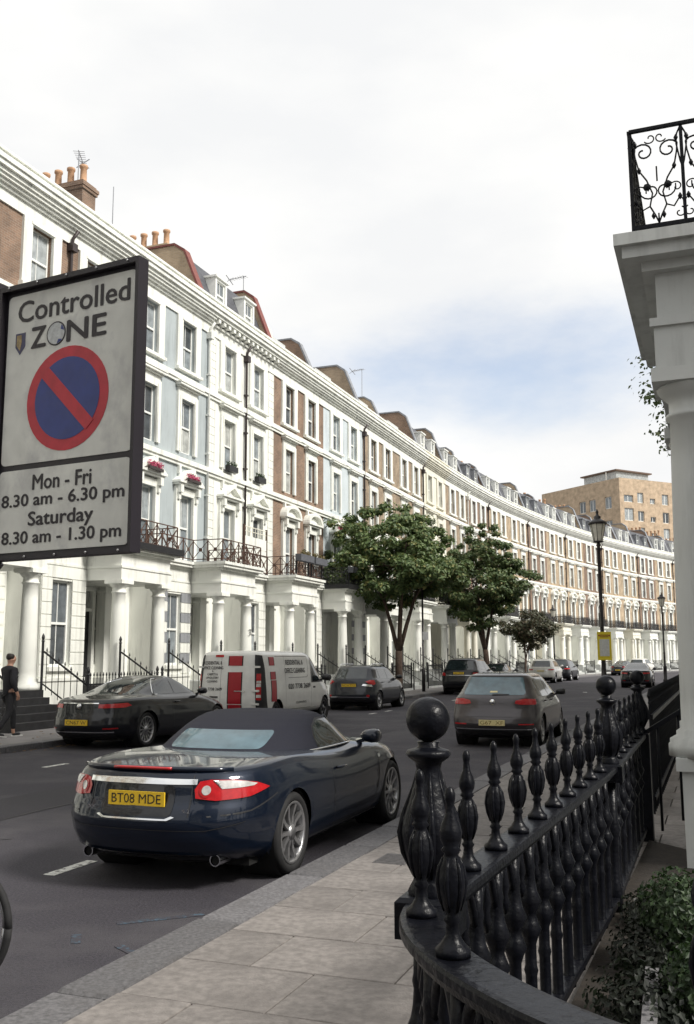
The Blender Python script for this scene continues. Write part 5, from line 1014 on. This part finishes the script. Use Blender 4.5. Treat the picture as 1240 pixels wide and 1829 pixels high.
# ------------------------------------------------------------------ street lamps
LGLASS = pm('lantern_glass', (.62, .60, .52), .1, .15, 6, spec=.5); LAMPP = pm('lamp_post_paint', (.016, .013, .014), .4, .2, 8)
def lamp(loc, H, label, k=1.0):
    T = thing('street_lamp', label, 'street lamp', loc, group='lantern street lamps')
    MB().lathe([(.16, 0), (.16, .15), (.12, .2), (.12, .95), (.14, 1.0), (.08, 1.08), (.07, 1.3), (.065, 1.9), (.085, 1.94), (.06, 1.98), (.05, H-1.15), (.075, H-1.1), (.05, H-1.05), (.04, H-.98)], seg=14).build('post', LAMPP, T)
    z = H-.98; MB().lathe([(.13, z), (.235, z+.52)], seg=8, smooth=False).build('lantern_glass', LGLASS, T)
    m = MB()
    for q in range(8): a = 2*math.pi*(q+.5)/8; m.bar((.13*math.cos(a), .13*math.sin(a), z), (.24*math.cos(a), .24*math.sin(a), z+.53), .014)
    m.build('lantern_frame', LAMPP, T); MB().lathe([(.15, z-.03), (.15, z+.01)], seg=8).build('lantern_base', LAMPP, T)
    MB().lathe([(.27, z+.52), (.29, z+.56), (.22, z+.62), (.13, z+.68), (.10, z+.70), (.11, z+.76), (.05, z+.80), (.035, z+.86), (.05, z+.90), (.01, z+1.0)], seg=16).build('lantern_cap', LAMPP, T)
    return T
la = lamp((7.66, 29.0, .12), 6.12, 'tall lantern street lamp carrying the yellow notice on the near pavement')
N_ = thing('parking_notice', 'yellow notice with pale text sheet fixed to the near lamp post', 'notice', (7.68, 28.9, 2.1)); nyel = pm('notice_yellow', (.72, .58, .03), .5, .06, 6)
MB().box(-.21, .21, -.012, 0, -.42, .42).build('board', nyel, N_); MB().box(-.145, .145, -.018, -.0125, -.30, .20).build('text_sheet', pm('pale_sheet', (.55, .56, .54), .5, .12, 30), N_)
for x in (-.15, .15): MB().lathe([(.025, 0), (.025, .006)], (x, -.02, .31), 10, True, 'y').build('red_disc', VINYL, N_)
MB().box(-.12, .12, -.0165, -.0125, .25, .34).build('heading_bar', pm('ochre', (.40, .24, .02), .5, .3, 40), N_)
MB().box(-.03, .03, -.15, .15, 0, .42).build('sign_edge', LAMPP, la, (-.06, -.12, 2.55))
lamp((21.6, 66.0, .12), 6.1, 'distant lantern street lamp on the near pavement left of the column'); lamp((17.1, 80.0, .12), 6.0, 'distant lantern street lamp on the far pavement above the white four-wheel drive')
T = thing('sign_pole', 'thin dark pole with a small plate standing between the two big trees', 'pole', (3.8, 48.6, .12)); MB().lathe([(.09, 0), (.09, 1.1), (.05, 1.16), (.045, 5.2)], seg=10).build('post', LAMPP, T); MB().box(-.02, .26, -.08, -.06, 2.55, 2.95).build('plate', pm('grey_plate', (.45, .46, .47), .5), T)
# ------------------------------------------------------------------ trees
def tree(loc, label, ctr, rad, nclump, per, leaf, lm, th, stems, tr, seed, spread=1.0):
    rd = random.Random(seed); T = thing('street_tree', label, 'tree', loc); m = MB(); cl = []
    for k in range(nclump):
        u = Vector((rd.gauss(0, 1), rd.gauss(0, 1), rd.gauss(0, 1))).normalized(); q = rd.uniform(.25, 1.0)**.55
        bump = 1+.22*math.sin(3.1*u.x+seed)+.18*math.sin(4.3*u.y+2*seed)+.15*math.sin(5*u.z+seed)
        zq = u.z*rad[2]*q*bump*(.72 if u.z < 0 else 1)
        cl.append(Vector((ctr[0]+u.x*rad[0]*q*bump, ctr[1]+u.y*rad[1]*q*bump, ctr[2]+zq)))
    for c_ in cl:
        r = rd.uniform(.32, .62)*spread; leaf_cloud(m, c_, (r, r, r*.62), per, leaf, rd, .75, .15)
    m.build('crown', lm, T)
    m = MB(); top = Vector((ctr[0]*.3, ctr[1]*.3, th)); m.tube([(0, 0, -.1), (0, 0, .15), (.02, 0, th*.5), top], [tr*1.5, tr*1.1, tr*.95, tr*.9], 12); m.build('trunk', BARK, T)
    m = MB()
    for k in range(stems):
        a = 2*math.pi*k/stems+rd.uniform(-.3, .3); e = Vector((ctr[0]+rad[0]*.45*math.cos(a), ctr[1]+rad[1]*.45*math.sin(a), ctr[2]+rad[2]*rd.uniform(0, .45))); mp_ = top.lerp(e, .5)+Vector((math.cos(a)*-.1, math.sin(a)*-.1, .35))
        m.tube([top-Vector((0, 0, .15)), top.lerp(mp_, .5), mp_, e], [tr*.62, tr*.52, tr*.38, tr*.14], 8)
        for j in range(7):
            c_ = rd.choice(cl); s_ = mp_.lerp(e, rd.uniform(0, 1)); m.tube([s_, s_.lerp(c_, .5)+Vector((0, 0, .15)), c_], [tr*.2, tr*.12, .012], 5)
    m.build('branches', BARK, T); return T
tree((2.55, 48.6, .12), 'nearest street tree, full green maple by the small crossover', (.1, 0, 6.2), (3.85, 3.1, 2.8), 380, 130, .20, LEAF, 2.0, 4, .19, 3)
tree((9.25, 64.2, .12), 'second street tree, darker green, behind the big black four-wheel drive', (-.35, 0, 6.4), (3.9, 3.0, 3.1), 330, 120, .22, LEAFD, 2.2, 4, .19, 8)
tree((14.2, 77.5, .12), 'small reddish-leaved street tree left of the white four-wheel drive', (.2, 0, 3.8), (2.1, 1.8, 1.5), 130, 70, .20, LEAFR, 1.6, 3, .09, 13)
tree((8.12, 22.3, .12), 'slim tree mostly hidden behind the portico column, a few leafy twigs showing', (.2, 0, 7.3), (.95, .9, 1.5), 36, 45, .12, LEAFD, 5.0, 3, .08, 17)
# low planting behind the railing by the first tree
for (s_, o_, r, lab) in ((20.6, 4.1, .35, 'low bright green shrub at the foot of the first tree'), (21.7, 4.3, .3, 'low dark bluish shrub next to the first tree')):
    p = P(s_, o_, .12); S = thing('shrub', lab, 'shrub', p); m = MB(); leaf_cloud(m, (0, 0, r*.9), (r, r, r), 260, .1, rd, .4, .3); m.build('foliage', LEAF if r > .32 else HEDGE, S); MB().tube([(0, 0, 0), (0, 0, r)], .02, 5).build('stem', BARK, S)
# ------------------------------------------------------------------ brick apartment block at the end
A_, K_, Bq = Vector((38.8, 188.0)), Vector((49.1, 170.0)), Vector((78.0, 184.5)); ZT = 33.6
AB = thing('apartment_block', 'tall orange brick apartment block with penthouse rising beyond the crescent', 'building', (K_.x, K_.y, 0))
def face(p, q, wins, name):
    d = (q-p); Ld = d.length; rz = math.atan2(d.y, d.x)
    off = p-K_
    f = ob(name, wall_holes(0, Ld, 0, ZT, wins, 0, .25).mesh(name, ORANGE), AB, (off.x, off.y, 0), rz)
    for a, b, c_, d_ in wins: 
        wd, hd = b-a, d_-c_; o = ob('window', MB().box(-wd/2, wd/2, .2, .26, 0, .12).box(-wd/2, wd/2, .2, .26, hd-.12, hd).box(-wd/2, -wd/2+.12, .2, .26, .12, hd-.12).box(wd/2-.12, wd/2, .2, .26, .12, hd-.12).box(-.06, .06, .2, .26, .12, hd-.12).mesh('window', FRAME), f, ((a+b)/2, 0, c_))
        ob('pane', MB().box(-wd/2+.1, wd/2-.1, .23, .24, .1, hd-.1).mesh('pane', PANE), o)
La = (K_-A_).length; Lb = (Bq-K_).length; wl = []
for zf in (20.4, 24.2, 28.6): wl += [(x, x+1.7, zf, zf+2.2) for x in (2.2, 6.0, 10.4, 13.0, 17.0)]
wr_ = []
for j, zf in enumerate((17.2, 20.2, 23.2, 26.2, 29.6)): wr_ += [(x, x+wd, zf, zf+hd) for x, wd, hd in ((1.0, 2.2, 2.3 if j in (3, 1) else 1.3), (4.2, 1.5, 1.9), (7.2, 1.3, 1.0), (10.2, 1.6, 2.0), (13.5, 2.0, 1.2), (17, 1.6, 2), (21, 1.6, 2), (25, 1.6, 2))]
face(A_, K_, wl, 'left_facade'); face(K_, Bq, wr_, 'right_facade')
bk = Bq+(A_-K_)*1.2; pr_ = [(p.x-K_.x, p.y-K_.y) for p in (A_, K_, Bq, bk)]
MB().prism_z([(x*.94+1.0, y*.94+1.2) for x, y in pr_], 0, ZT-.05).build('core', ORANGE, AB); MB().prism_z(pr_, ZT+.0, ZT+.35).build('parapet', ORANGE, AB)
c_ = (A_+(K_-A_)*.72)-K_+Vector((5.5, 6)); PH = MB().box(-4.2, 4.2, -4.2, 4.2, ZT+.35, ZT+2.6).build('penthouse', PANE, AB, (c_.x, c_.y, 0), R_(-60)); MB().box(-4.7, 4.7, -4.7, 4.7, ZT+2.6, ZT+2.85).build('roof_slab', pm('brown_roof_edge', (.12, .08, .06), .6, .1, 4), AB, (c_.x, c_.y, 0), R_(-60))
for k in range(5): MB().box(-.08, .08, -.08, .08, ZT+.35, ZT+2.6).build('mullion', FRAME, AB, (c_.x-3+1.5*k*.8, c_.y-4.2+.3*k, 0))
# ------------------------------------------------------------------ controlled-zone sign
SG = thing('parking_zone_sign', 'large grey Controlled ZONE parking sign with red and blue no-waiting roundel', 'sign', (-1.475, 3.945, 0))
SG.rotation_euler = (0, 0, math.atan2(-.345, .675)); SWD, Z0, Z1 = .756, 2.15, 3.325
SIGNG = pm('sign_grey_sheet', (.66, .665, .62), .45, .1, 9, dirt=(.47, .47, .46), dscale=(7, 7, 5), dlo=.5, dhi=.72); SBLK = pm('sign_black', (.016, .013, .018), .45, .1, 6); SRED = pm('sign_red', (.48, .028, .045), .42, .14, 14, dirt=(.36, .02, .035), dscale=(12, 12, 12)); SBLU = pm('sign_blue', (.030, .050, .21), .42, .12, 14, dirt=(.045, .06, .19), dscale=(12, 12, 12))
MB().box(0, SWD, -.0, .03, Z0, Z1).build('back_panel', SBLK, SG)
ZM = Z0+.385
def rpanel(x0, x1, z0, z1): return MB().prism(rrect(x0, x1, z0, z1, .022), -.004, .0005)
rpanel(.035, SWD-.03, ZM+.012, Z1-.04).build('upper_plate', SIGNG, SG); rpanel(.03, SWD-.032, Z0+.032, ZM-.012).build('lower_plate', SIGNG, SG)
m = MB(); 
for a, b, c_, d_ in ((0, SWD, Z1-.022, Z1), (0, SWD, Z0, Z0+.018)): m.box(a, b, -.03, .0, c_, d_)
for a, b in ((0, .018), (SWD-.016, SWD)): m.box(a, b, -.03, .0, Z0+.018, Z1-.022)
m.build('frame', SBLK, SG)
MB().box(-.09, -.004, -.035, .05, Z0-.06, Z1+.03).build('mounting_channel', SBLK, SG); MB().bar((-.3, .02, Z0-.28), (.03, .02, Z0-.0), .03).build('bracket', SBLK, SG); MB().bar((-.5, .02, Z0+.1), (-.08, .02, Z0+.1), .04).build('bracket', SBLK, SG); MB().bar((-.5, .02, Z1-.2), (-.08, .02, Z1-.2), .04).build('bracket', SBLK, SG)
MB().lathe([(.06, 0), (.06, 3.6), (.02, 3.65)], (-.56, .02, 0), 16).build('post', SBLK, SG)
for i in range(5):
    for z in (Z1-.011, Z0+.009): MB().lathe([(.006, -.034), (.003, -.037)], (.06+i*.16, 0, z), 8, True, 'y').build('rivet', ALLOY, SG)
def words(t, cx, cz, w_, h, bold=.022): ob('lettering', text_mesh(t, w_, h, SBLK, bold*1.4), SG, (cx, -.0056, cz))
words('Controlled', .395, Z1-.118, .60, .092, .018); words('Z', .215, Z1-.242, .078, .088, .03); words('NE', .475, Z1-.242, .205, .088, .03)
for t, z, w_, h in (('Mon - Fri', ZM-.070, .31, .062), ('8.30 am - 6.30 pm', ZM-.148, .645, .066), ('Saturday', ZM-.228, .34, .074), ('8.30 am - 1.30 pm', ZM-.302, .625, .066)): words(t, .375, z, w_, h, .022)
def disc(r, y0, y1, c_, n=40): return MB().prism([(c_[0]+r*math.cos(2*math.pi*k/n), c_[1]+r*math.sin(2*math.pi*k/n)) for k in range(n)], y0, y1)
cc = (.385, Z1-.525); rw_ = .218
disc(rw_, -.0055, -.0042, cc).build('red_roundel', SRED, SG); disc(rw_*.79, -.0068, -.0056, cc).build('blue_field', SBLU, SG)
u = Vector((1, -1)).normalized(); v_ = Vector((1, 1)).normalized()*.027; e0, e1 = Vector(cc)-u*rw_*.82, Vector(cc)+u*rw_*.82
MB().prism([tuple(p) for p in (e0-v_, e1-v_, e1+v_, e0+v_)], -.0080, -.0069).build('red_slash', SRED, SG)
# stickers: a round one in place of the O and a small shield
disc(.052, -.0056, -.0045, (.312, Z1-.242), 24).build('letter_o', SBLK, SG); disc(.046, -.0064, -.0057, (.312, Z1-.242), 24).build('round_sticker', pm('sticker_white', (.50, .52, .52), .5, .2, 60), SG)
for a0 in (30, -60):
    MB().prism([(.312+.03*math.cos(R_(a0)), Z1-.242+.03*math.sin(R_(a0)))]+[(.312+.045*math.cos(R_(a0+k*10-20)), Z1-.242+.045*math.sin(R_(a0+k*10-20))) for k in range(5)], -.0072, -.0065).build('sticker_mark', SBLU, SG)
MB().prism([(.085, Z1-.21), (.085, Z1-.27), (.112, Z1-.305), (.14, Z1-.27), (.14, Z1-.21)], -.0056, -.0045).build('shield_sticker', pm('shield_ink', (.06, .06, .12), .5, .3, 60), SG)
MB().prism([(.092, Z1-.218), (.092, Z1-.262), (.112, Z1-.288), (.12, Z1-.25), (.118, Z1-.218)], -.0064, -.0057).build('shield_half', pm('shield_gold', (.34, .25, .12), .5, .3, 80), SG)
# ------------------------------------------------------------------ walking man
def skin(name, pts, edges, m, parent, root=0, sub=2):
    me = bpy.data.meshes.new(name); me.from_pydata([p[:3] for p in pts], edges, []); o = bpy.data.objects.new(name, me); col.objects.link(o)
    md = o.modifiers.new('s', 'SKIN'); md.use_smooth_shade = True; sv = me.skin_vertices[0].data
    for k, p in enumerate(pts): sv[k].radius = (p[3], p[4] if len(p) > 4 else p[3]); sv[k].use_root = (k == root)
    o.modifiers.new('d', 'SUBSURF').levels = sub
    dg = bpy.context.evaluated_depsgraph_get(); nm = bpy.data.meshes.new_from_object(o.evaluated_get(dg)); bpy.data.objects.remove(o)
    nm.materials.clear(); nm.materials.append(m); nm.name = name
    return ob(name, nm, parent)
SKINM = pm('skin', (.42, .24, .17), .55, .08, 8); CLOTH = pm('black_jacket_cloth', (.012, .012, .016), .85, .15, 30, bump=.3, bscale=60); TROU = pm('dark_trousers', (.012, .012, .015), .85, .15, 30); HAIRM = pm('dark_hair', (.018, .012, .009), .6, .3, 60); SHOE = pm('black_shoe', (.02, .02, .022), .5, .1, 10); SOLE = pm('white_sole', (.6, .6, .58), .6, .1, 10)
pp = atp = Vector((-7.30, 20.95, .12)); MAN = thing('person', 'man in black jacket and dark trousers walking past the black steps', 'person', pp, R_(-38))
# local: +y forward, +x his right
pts = [(0,0,.94,.12,.10),(0,.01,1.15,.125,.095),(0,.0,1.34,.15,.10),(0,.0,1.45,.085,.07),(0,.015,1.53,.052,.052),(0,.04,1.60,.066,.08),(0,.045,1.68,.074,.092),(0,.035,1.75,.055,.065),(0,.135,1.645,.016),
 (.17,0,1.42,.06),(.23,-.05,1.16,.045),(.25,.05,.93,.035),(.252,.075,.87,.036,.022),(-.17,0,1.42,.06),(-.23,.06,1.17,.045),(-.22,.22,.99,.035),(-.218,.26,.94,.036,.022),
 (.09,0,.88,.085),(.10,-.03,.50,.058),(.10,-.30,.16,.04),(.10,-.27,.06,.04),(.10,-.17,.03,.035),(-.09,0,.88,.085),(-.10,.20,.52,.058),(-.10,.22,.10,.04),(-.10,.24,.05,.04),(-.10,.36,.035,.035),(.078,.03,1.645,.018),(-.078,.03,1.645,.018)]
ed = [(0,1),(1,2),(2,3),(3,4),(4,5),(5,6),(6,7),(5,8),(3,9),(9,10),(10,11),(11,12),(3,13),(13,14),(14,15),(15,16),(0,17),(17,18),(18,19),(19,20),(20,21),(0,22),(22,23),(23,24),(24,25),(25,26),(5,27),(5,28)]
for hx, hy, hz, q in ((.252, .075, .87, 1), (-.218, .26, .94, -1)):
    base = len(pts)
    k0 = 12 if q > 0 else 16
    for f in range(4): 
        n = len(pts); off = (f-1.5)*.018; pts += [(hx-q*.004, hy+off, hz-.035, .010), (hx-q*.012, hy+off*1.1+.006, hz-.07-.006*(1.5-abs(f-1.5)), .009), (hx-q*.024, hy+off*1.1+.008, hz-.095-.006*(1.5-abs(f-1.5)), .008)]; ed += [(k0, n), (n, n+1), (n+1, n+2)]
    n = len(pts); pts += [(hx-q*.012, hy+.04, hz-.015, .011), (hx-q*.018, hy+.055, hz-.045, .009)]; ed += [(k0, n), (n, n+1)]
skin('body', pts, ed, SKINM, MAN)
jk = [(0,0,.78,.15,.13),(0,.01,1.0,.15,.125),(0,.0,1.34,.18,.13),(0,.0,1.45,.105,.09),(0,.012,1.51,.066,.066),(.175,0,1.42,.082),(.235,-.05,1.16,.064),(.25,.045,.945,.046),(-.175,0,1.42,.082),(-.235,.06,1.17,.064),(-.222,.215,1.0,.046)]
skin('jacket', jk, [(0,1),(1,2),(2,3),(3,4),(3,5),(5,6),(6,7),(3,8),(8,9),(9,10)], CLOTH, MAN)
tr_ = [(0,0,.99,.135,.115),(.095,0,.84,.105),(.10,-.03,.50,.078),(.10,-.28,.17,.06),(-.095,0,.84,.105),(-.10,.20,.52,.078),(-.10,.22,.13,.06)]
skin('trousers', tr_, [(0,1),(1,2),(2,3),(0,4),(4,5),(5,6)], TROU, MAN)
for q, (a, b, c_) in ((1, ((.10,-.30,.09),(.10,-.22,.06),(.10,-.12,.045))), (-1, ((-.10,.20,.05),(-.10,.28,.05),(-.10,.40,.04)))):
    skin('shoe', [(*a, .052, .045), (*b, .052, .04), (*c_, .042, .03)], [(0,1),(1,2)], SHOE, MAN); MB().bar(Vector(a)-Vector((0, .04, .045)), Vector(c_)-Vector((0, -.04, .035)), .085, .022).build('sole', SOLE, MAN)
skin('hair', [(0,-.01,1.615,.086,.08),(0,.005,1.69,.098,.10),(0,.02,1.775,.085,.09)], [(0,1),(1,2)], HAIRM, MAN)
# ------------------------------------------------------------------ bicycle at the left edge
BK = thing('bicycle', 'bicycle at the left edge, only the curve of its black tyre showing', 'bicycle', (-2.115, 5.42, 0), R_(-14))
for x, nm in ((0, 'front'), (-1.02, 'rear')):
    n = 36; wh = ob('wheel', MB().tube([(x+.325*math.cos(2*math.pi*k/n), 0, .345+.325*math.sin(2*math.pi*k/n)) for k in range(n+1)], .021, 8).mesh('wheel', RUBBER), BK)
    MB().tube([(x+.300*math.cos(2*math.pi*k/n), 0, .345+.300*math.sin(2*math.pi*k/n)) for k in range(n+1)], .010, 6).build('rim', ALLOY, wh)
    m = MB()
    for k in range(20): a = 2*math.pi*k/20; m.tube([(x, .02*(-1)**k, .345), (x+.3*math.cos(a), 0, .345+.3*math.sin(a))], .0015, 4)
    m.build('spokes', ALLOY, wh)
fr = MB()
for a, b in (((-1.02,0,.345),(-.62,0,.30)),((-.62,0,.30),(-.75,0,.82)),((-.75,0,.82),(-.18,0,.80)),((-.62,0,.30),(-.16,0,.70)),((-1.02,0,.345),(-.73,0,.75)),((-.16,0,.70),(-.2,0,.9)),((-.16,0,.70),(0,0,.345))): fr.tube([a, b], .017, 8)
fr.build('frame', SBLK, BK); MB().tube([(-.2,-.28,.98),(-.12,-.1,1.0),(-.2,0,.96),(-.12,.1,1.0),(-.2,.28,.98)], .013, 8).tube([(-.2,0,.88),(-.2,0,.97)], .015, 8).build('handlebar', SBLK, BK)
MB().loft([[(-.88,-.07,.9),(-.88,.07,.9),(-.88,.07,.94),(-.88,-.07,.94)],[(-.62,-.02,.91),(-.62,.02,.91),(-.62,.02,.935),(-.62,-.02,.935)]]).build('saddle', SBLK, BK); MB().lathe([(.09,-.004),(.09,.004)], (-.62,-.03,.3), 20, True, 'y').bar((-.62,-.06,.3), (-.5,-.06,.17), .02).bar((-.62,.06,.3), (-.74,.06,.43), .02).build('crank', SBLK, BK); MB().tube([(-.7,.03,.3),(-.62,.2,.0)], .01, 6).build('kick_stand', SBLK, BK)
# ------------------------------------------------------------------ things on the houses
def on(i, x, off, z=0): H = HS[i]; return H.matrix_basis @ Vector((x, -off, z)) if False else (Matrix.Translation(H.location) @ Matrix.Rotation(H.rotation_euler.z, 4, 'Z')) @ Vector((x, -off, z))
PINK = leafmat('pink_flowers', (.45, .05, .14), (.62, .12, .22), (.10, .14, .04)); rd = random.Random(5)
for i, x, lab in ((1, WINX[0], 'pink flowers filling the left window pediment of the blue grey house'), (1, WINX[1], 'pink flowers filling the right window pediment of the blue grey house'), (4, WINX[0], 'pink flowers in the window pediment of the pale blue house')):
    T = thing('flower_trough', lab, 'flowers', on(i, x, 0, 8.45), HS[i].rotation_euler.z); MB().box(-.45, .45, -.48, -.37, .0, .1).build('trough', PIPE, T); m = MB()
    for k in range(7): leaf_cloud(m, (-.4+.13*k, -.42, .14+rd.uniform(0, .12)), (.14, .1, .12), 34, .07, rd, .3, .2)
    m.build('blooms', PINK, T)
PLANTER = pm('grey_planter', (.10, .105, .12), .6, .15, 8); GRASSY = leafmat('dry_planting', (.10, .085, .03), (.20, .15, .06), (.05, .09, .02))
for i, x0, x1, off, lab in ((1, 2.9, 0, 0, ''), (2, 3.0, 4.4, 2.7, 'grey balcony planter with dry grasses on the white house'), (2, 4.6, 5.9, 2.7, 'grey balcony planter with trailing plants at the white house balcony end'), (3, 3.0, 5.8, 2.7, 'long grey balcony planter on the brown brick house')):
    if not lab: continue
    T = thing('planter', lab, 'planter', on(i, x0, off, 5.82), HS[i].rotation_euler.z); w_ = x1-x0
    MB().box(0, w_, -.16, .12, 0, .28).build('trough', PLANTER, T); MB().box(.05, .09, .06, .13, -.55, 0).box(w_-.09, w_-.05, .06, .13, -.55, 0).build('bracket', IRONF, T); m = MB()
    for k in range(int(w_*7)): leaf_cloud(m, (rd.uniform(.1, w_-.1), -.02, .33+rd.uniform(0, .1)), (.14, .12, .12), 22, .08, rd, .5, .2)
    m.build('planting', GRASSY, T)
T = thing('balcony_screen', 'white board screen with trellis top on the balcony of the white house', 'screen', on(2, .75, 1.30, 5.24), HS[2].rotation_euler.z)
for k in range(3): MB().box(.02, 2.05, -.04, 0, .02+.48*k, .48+.48*k).build('board', WHITE, T)
m = MB()
for k in range(9): m.bar((.05+.24*k, -.02, 1.47), (.05+.24*k, -.02, 1.85), .025)
m.bar((.02, -.02, 1.83), (2.05, -.02, 1.83), .03).bar((.02, -.02, 1.65), (2.05, -.02, 1.65), .025); m.build('trellis', WHITE2, T)
for x in (0, 2.06): MB().box(x-.03, x+.03, -.06, .02, 0, 1.9).build('post', RUST, T)
for x, lab in ((WINX[0], 'dark window box with plants on the left second-floor sill of the white house'), (WINX[1], 'dark window box with plants on the right second-floor sill of the white house')):
    T = thing('window_box', lab, 'window box', on(2, x, .2, 9.62), HS[2].rotation_euler.z); MB().box(-.38, .38, -.12, .1, -.1, .14).build('box', IRONF, T); m = MB()
    for k in range(5): leaf_cloud(m, (-.3+.15*k, 0, .2), (.13, .12, .16), 40, .08, rd, .4, .2)
    m.build('plants', HEDGE, T)
# satellite dishes and aerials
def dish(p, r, rz, lab):
    T = thing('satellite_dish', lab, 'dish', p, rz); n = 7
    MB().lathe([(.001, .0), (r*.35, .02), (r*.7, .09), (r, .2), (r*.99, .21), (r*.68, .1), (r*.3, .03), (.001, .012)], (0, 0, .75), 20, True, 'y').build('reflector', pm('dish_white', (.66, .66, .62), .5, .05, 5), T); MB().tube([(0, -.02, .75), (0, .2, .6), (0, .2, 0)], .03, 8).build('mount', LEAD, T); MB().tube([(0, .02, .4), (0, -.5, .62)], .015, 6).build('arm', LEAD, T)
dish(on(3, .55, -1.0, 16.5), .62, HS[3].rotation_euler.z+R_(150), 'big white satellite dish on the roof next to the red-edged fire wall'); dish(on(5, 1.5, -2.4, 17.0), .4, HS[5].rotation_euler.z+R_(170), 'small satellite dish on the roof of the grey brown brick house')
def aerial(p, h, lab, rz):
    T = thing('tv_aerial', lab, 'aerial', p, rz); MB().tube([(0, 0, 0), (0, 0, h)], .022, 6).build('mast', LEAD, T); m = MB().bar((-.2, 0, h-.05), (1.15, 0, h+.12), .025)
    for k in range(7): x = -.1+.19*k; m.bar((x, -.22+.01*k, h-.04+.13*k/7), (x, .22-.01*k, h-.04+.13*k/7), .014)
    m.build('boom', LEAD, T); MB().bar((1.1, -.25, h-.1), (1.1, .25, h+.3), .03).bar((1.1, -.25, h+.3), (1.1, .25, h-.1), .03).build('reflector', LEAD, T)
aerial(on(1, 1.9, -3.6, 18.2), 3.4, 'television aerial on a tall mast above the left chimney', HS[0].rotation_euler.z+.5); aerial(on(3, 2.6, -3.0, 17), 4.4, 'thin television aerial standing behind the satellite dish', HS[3].rotation_euler.z+1.2); aerial(on(6, 2.0, -3.0, 17), 4.6, 'distant television aerial over the grey brown houses', HS[6].rotation_euler.z+1.0)
T = thing('roof_mast', 'thin lightning mast on the roof edge above the parking sign', 'mast', on(1, .6, -1.0, 16.4)); MB().tube([(0, 0, 0), (0, 0, 2.6)], .018, 6).build('rod', LEAD, T)
# number on the portico column
cN = HS[1]; ob('house_number', text_mesh('37', .30, .24, IRONF, .01), cN, (5.5, -2.18-.232, 2.75))
